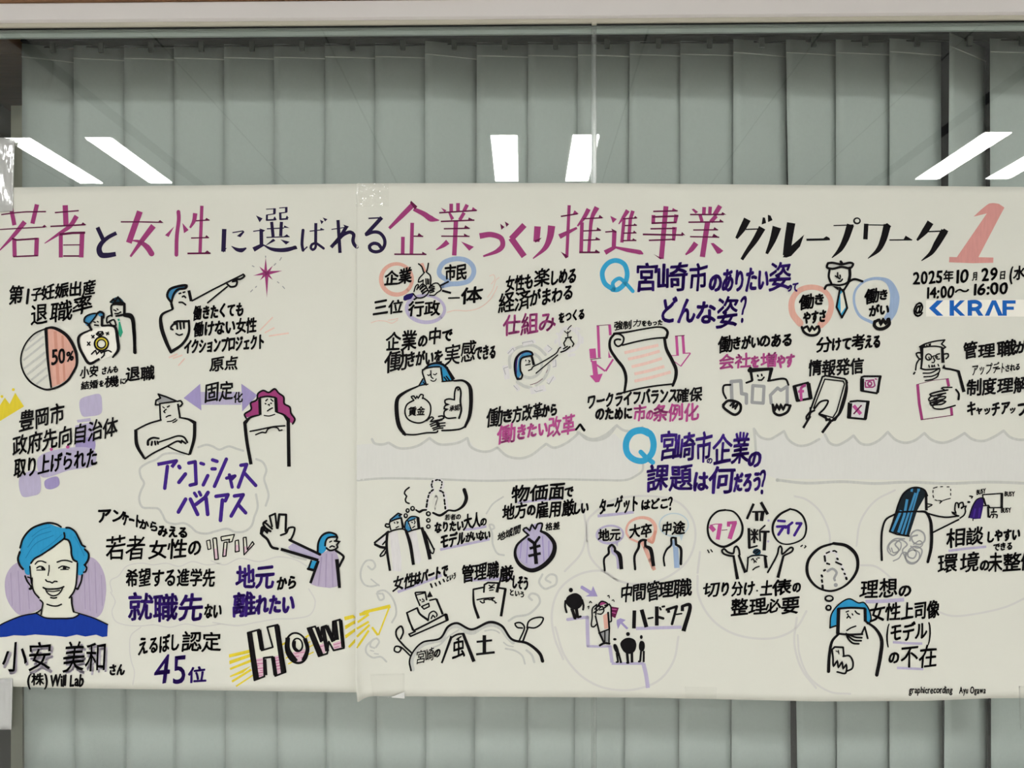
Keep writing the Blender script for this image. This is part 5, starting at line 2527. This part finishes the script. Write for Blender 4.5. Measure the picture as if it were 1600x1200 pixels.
# ------------------------------------------------------------------ tape pieces
def tape(name, quad, m, label, n=10, lift=0.0006, crumple=0.0, ridge=None):
    """quad: four photograph positions, clockwise from top left"""
    a, b, c, d = [Vector(q) for q in quad]
    ctr = (a + b + c + d) / 4
    org = on_paper(ctr.x, ctr.y, lift)
    vs, fs = [], []
    for i in range(n + 1):
        for j in range(n + 1):
            u, v = j / n, i / n
            p = a.lerp(b, u).lerp(d.lerp(c, u), v)
            cr = crumple * (math.sin(u * 9 + v * 5) * math.sin(v * 7 - u * 3 + 1) + 0.5 * math.sin(u * 17 - v * 11)) * 0.5
            if ridge:
                (ra, rb, rh, rw) = ridge
                ra = Vector(ra); rd = (Vector(rb) - ra).normalized()
                off = p - ra
                cr += rh * math.exp(-((off.x * rd.y - off.y * rd.x) / rw) ** 2)
            q = at(p.x, p.y, (surf(p.x, p.y, 1 if p.x > EDGE else 0)) - lift - abs(cr))
            vs.append(q - org)
    for i in range(n):
        for j in range(n):
            k = i * (n + 1) + j
            fs.append((k, k + n + 1, k + n + 2, k + 1))
    o = link(name, mesh_from(vs, fs, name), m)
    o.location = org
    for p in o.data.polygons: p.use_smooth = True
    so = o.modifiers.new('thick', 'SOLIDIFY'); so.thickness = 0.00008; so.offset = 1
    tag(o, label, 'tape', 'tape pieces along the poster edges')
    return o
tape('tape_piece', [(557, 286), (607, 285), (607, 322), (556, 323)], M_tape, 'clear glossy tape over the top corner where the two sheets meet', n=44, crumple=0.0015, ridge=((569, 286), (580, 322), 0.00082, 7.0))
tape('tape_piece', [(-12, 214), (23, 217), (20, 330), (-12, 332)], M_film, 'crumpled clear film at the upper left edge of the poster', crumple=0.004)
tape('tape_piece', [(-12, 1060), (20, 1060), (18, 1140), (-12, 1140)], M_film, 'grey translucent film hanging below the lower left corner of the poster', crumple=0.002)
tb = tape('tape_piece', [(578, 1054), (632, 1052), (632, 1091), (583, 1090)], M_tape, 'clear tape at the bottom edge beside the curled sheet corner', crumple=0.0005)
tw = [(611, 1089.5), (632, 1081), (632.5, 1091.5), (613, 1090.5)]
link('tape_edge_glint', mesh_from([at(x, y, -0.0075 + 0.001 * k) - tb.location for k, (x, y) in enumerate(tw)], [(0, 3, 2, 1)], 'tape_edge_glint'), M_housing, tb)  # white sliver painted in for the glint on the tape's edge
tape('tape_piece', [(1070, 1073), (1120, 1074), (1119, 1093), (1071, 1091)], M_tape, 'faint clear tape on the bottom edge below the lavender staircase drawing')
tape('tape_piece', [(1592, 1072), (1640, 1072), (1640, 1142), (1594, 1140)], M_tape, 'clear tape at the lower right end of the poster')

# ------------------------------------------------------------------ ceiling lights (front row seen mirrored in the glass, back rows added unseen)
LN, LF = -mirrored(800, 212, CEIL - 0.016)[1], -mirrored(800, 282.5, CEIL - 0.016)[1]      # near and far end, metres from the glass
def make_light(x, y0, y1, label):
    o = empty('ceiling_light', (x, (y0 + y1) / 2, CEIL))
    tag(o, label, 'ceiling light', 'strip lights mirrored in the glass')
    h = (y1 - y0) / 2
    boxes('housing', [(-0.062, 0.062, -h - 0.012, h + 0.012, -0.012, -0.0005)], M_housing, o, bevel=0.002)
    boxes('diffuser', [(-0.0535, 0.0535, -h, h, -0.016, -0.0122)], M_lamp, o, bevel=0.001)
    return o
PY = dict(left=217, middle=212, right=208)
XS = [(26.5, 'left'), (154.5, 'left'), (787.5, 'middle'), (916, 'middle'), (1560, 'right'), (1688, 'right')]
SIDE = ['left light of the left pair', 'right light of the left pair', 'left light of the middle pair', 'right light of the middle pair', 'left light of the right pair', 'right light of the right pair']
first = None
for row, y in enumerate((-LF, -LF - 1.75, -LF - 3.5, -LF - 5.25, -LF - 7.0)):  # rows after the first are unseen, added to brighten the poster's lower part
    for j, (px, _s) in enumerate(XS):
        if row and _s == 'right': continue  # right pair left out at the back so the left side gets more light
        lab = 'white strip light mirrored in the glass above the poster, ' + SIDE[j] if row == 0 else \
              'unseen strip light added behind, ' + SIDE[j] + ', ' + ['', 'second', 'third', 'fourth', 'fifth'][row] + ' row'
        x = mirrored(px, PY[_s], CEIL - 0.016)[0]
        if first is None:
            first = make_light(x, y, y + (LF - LN), lab)
        else:
            o = first.copy(); COL.objects.link(o)
            o.location = (x, y + (LF - LN) / 2, CEIL)
            o['label'] = lab
            if row: o['group'] = 'unseen strip lights added further back on the ceiling'
            for ch in first.children:
                d = ch.copy(); COL.objects.link(d); d.parent = o
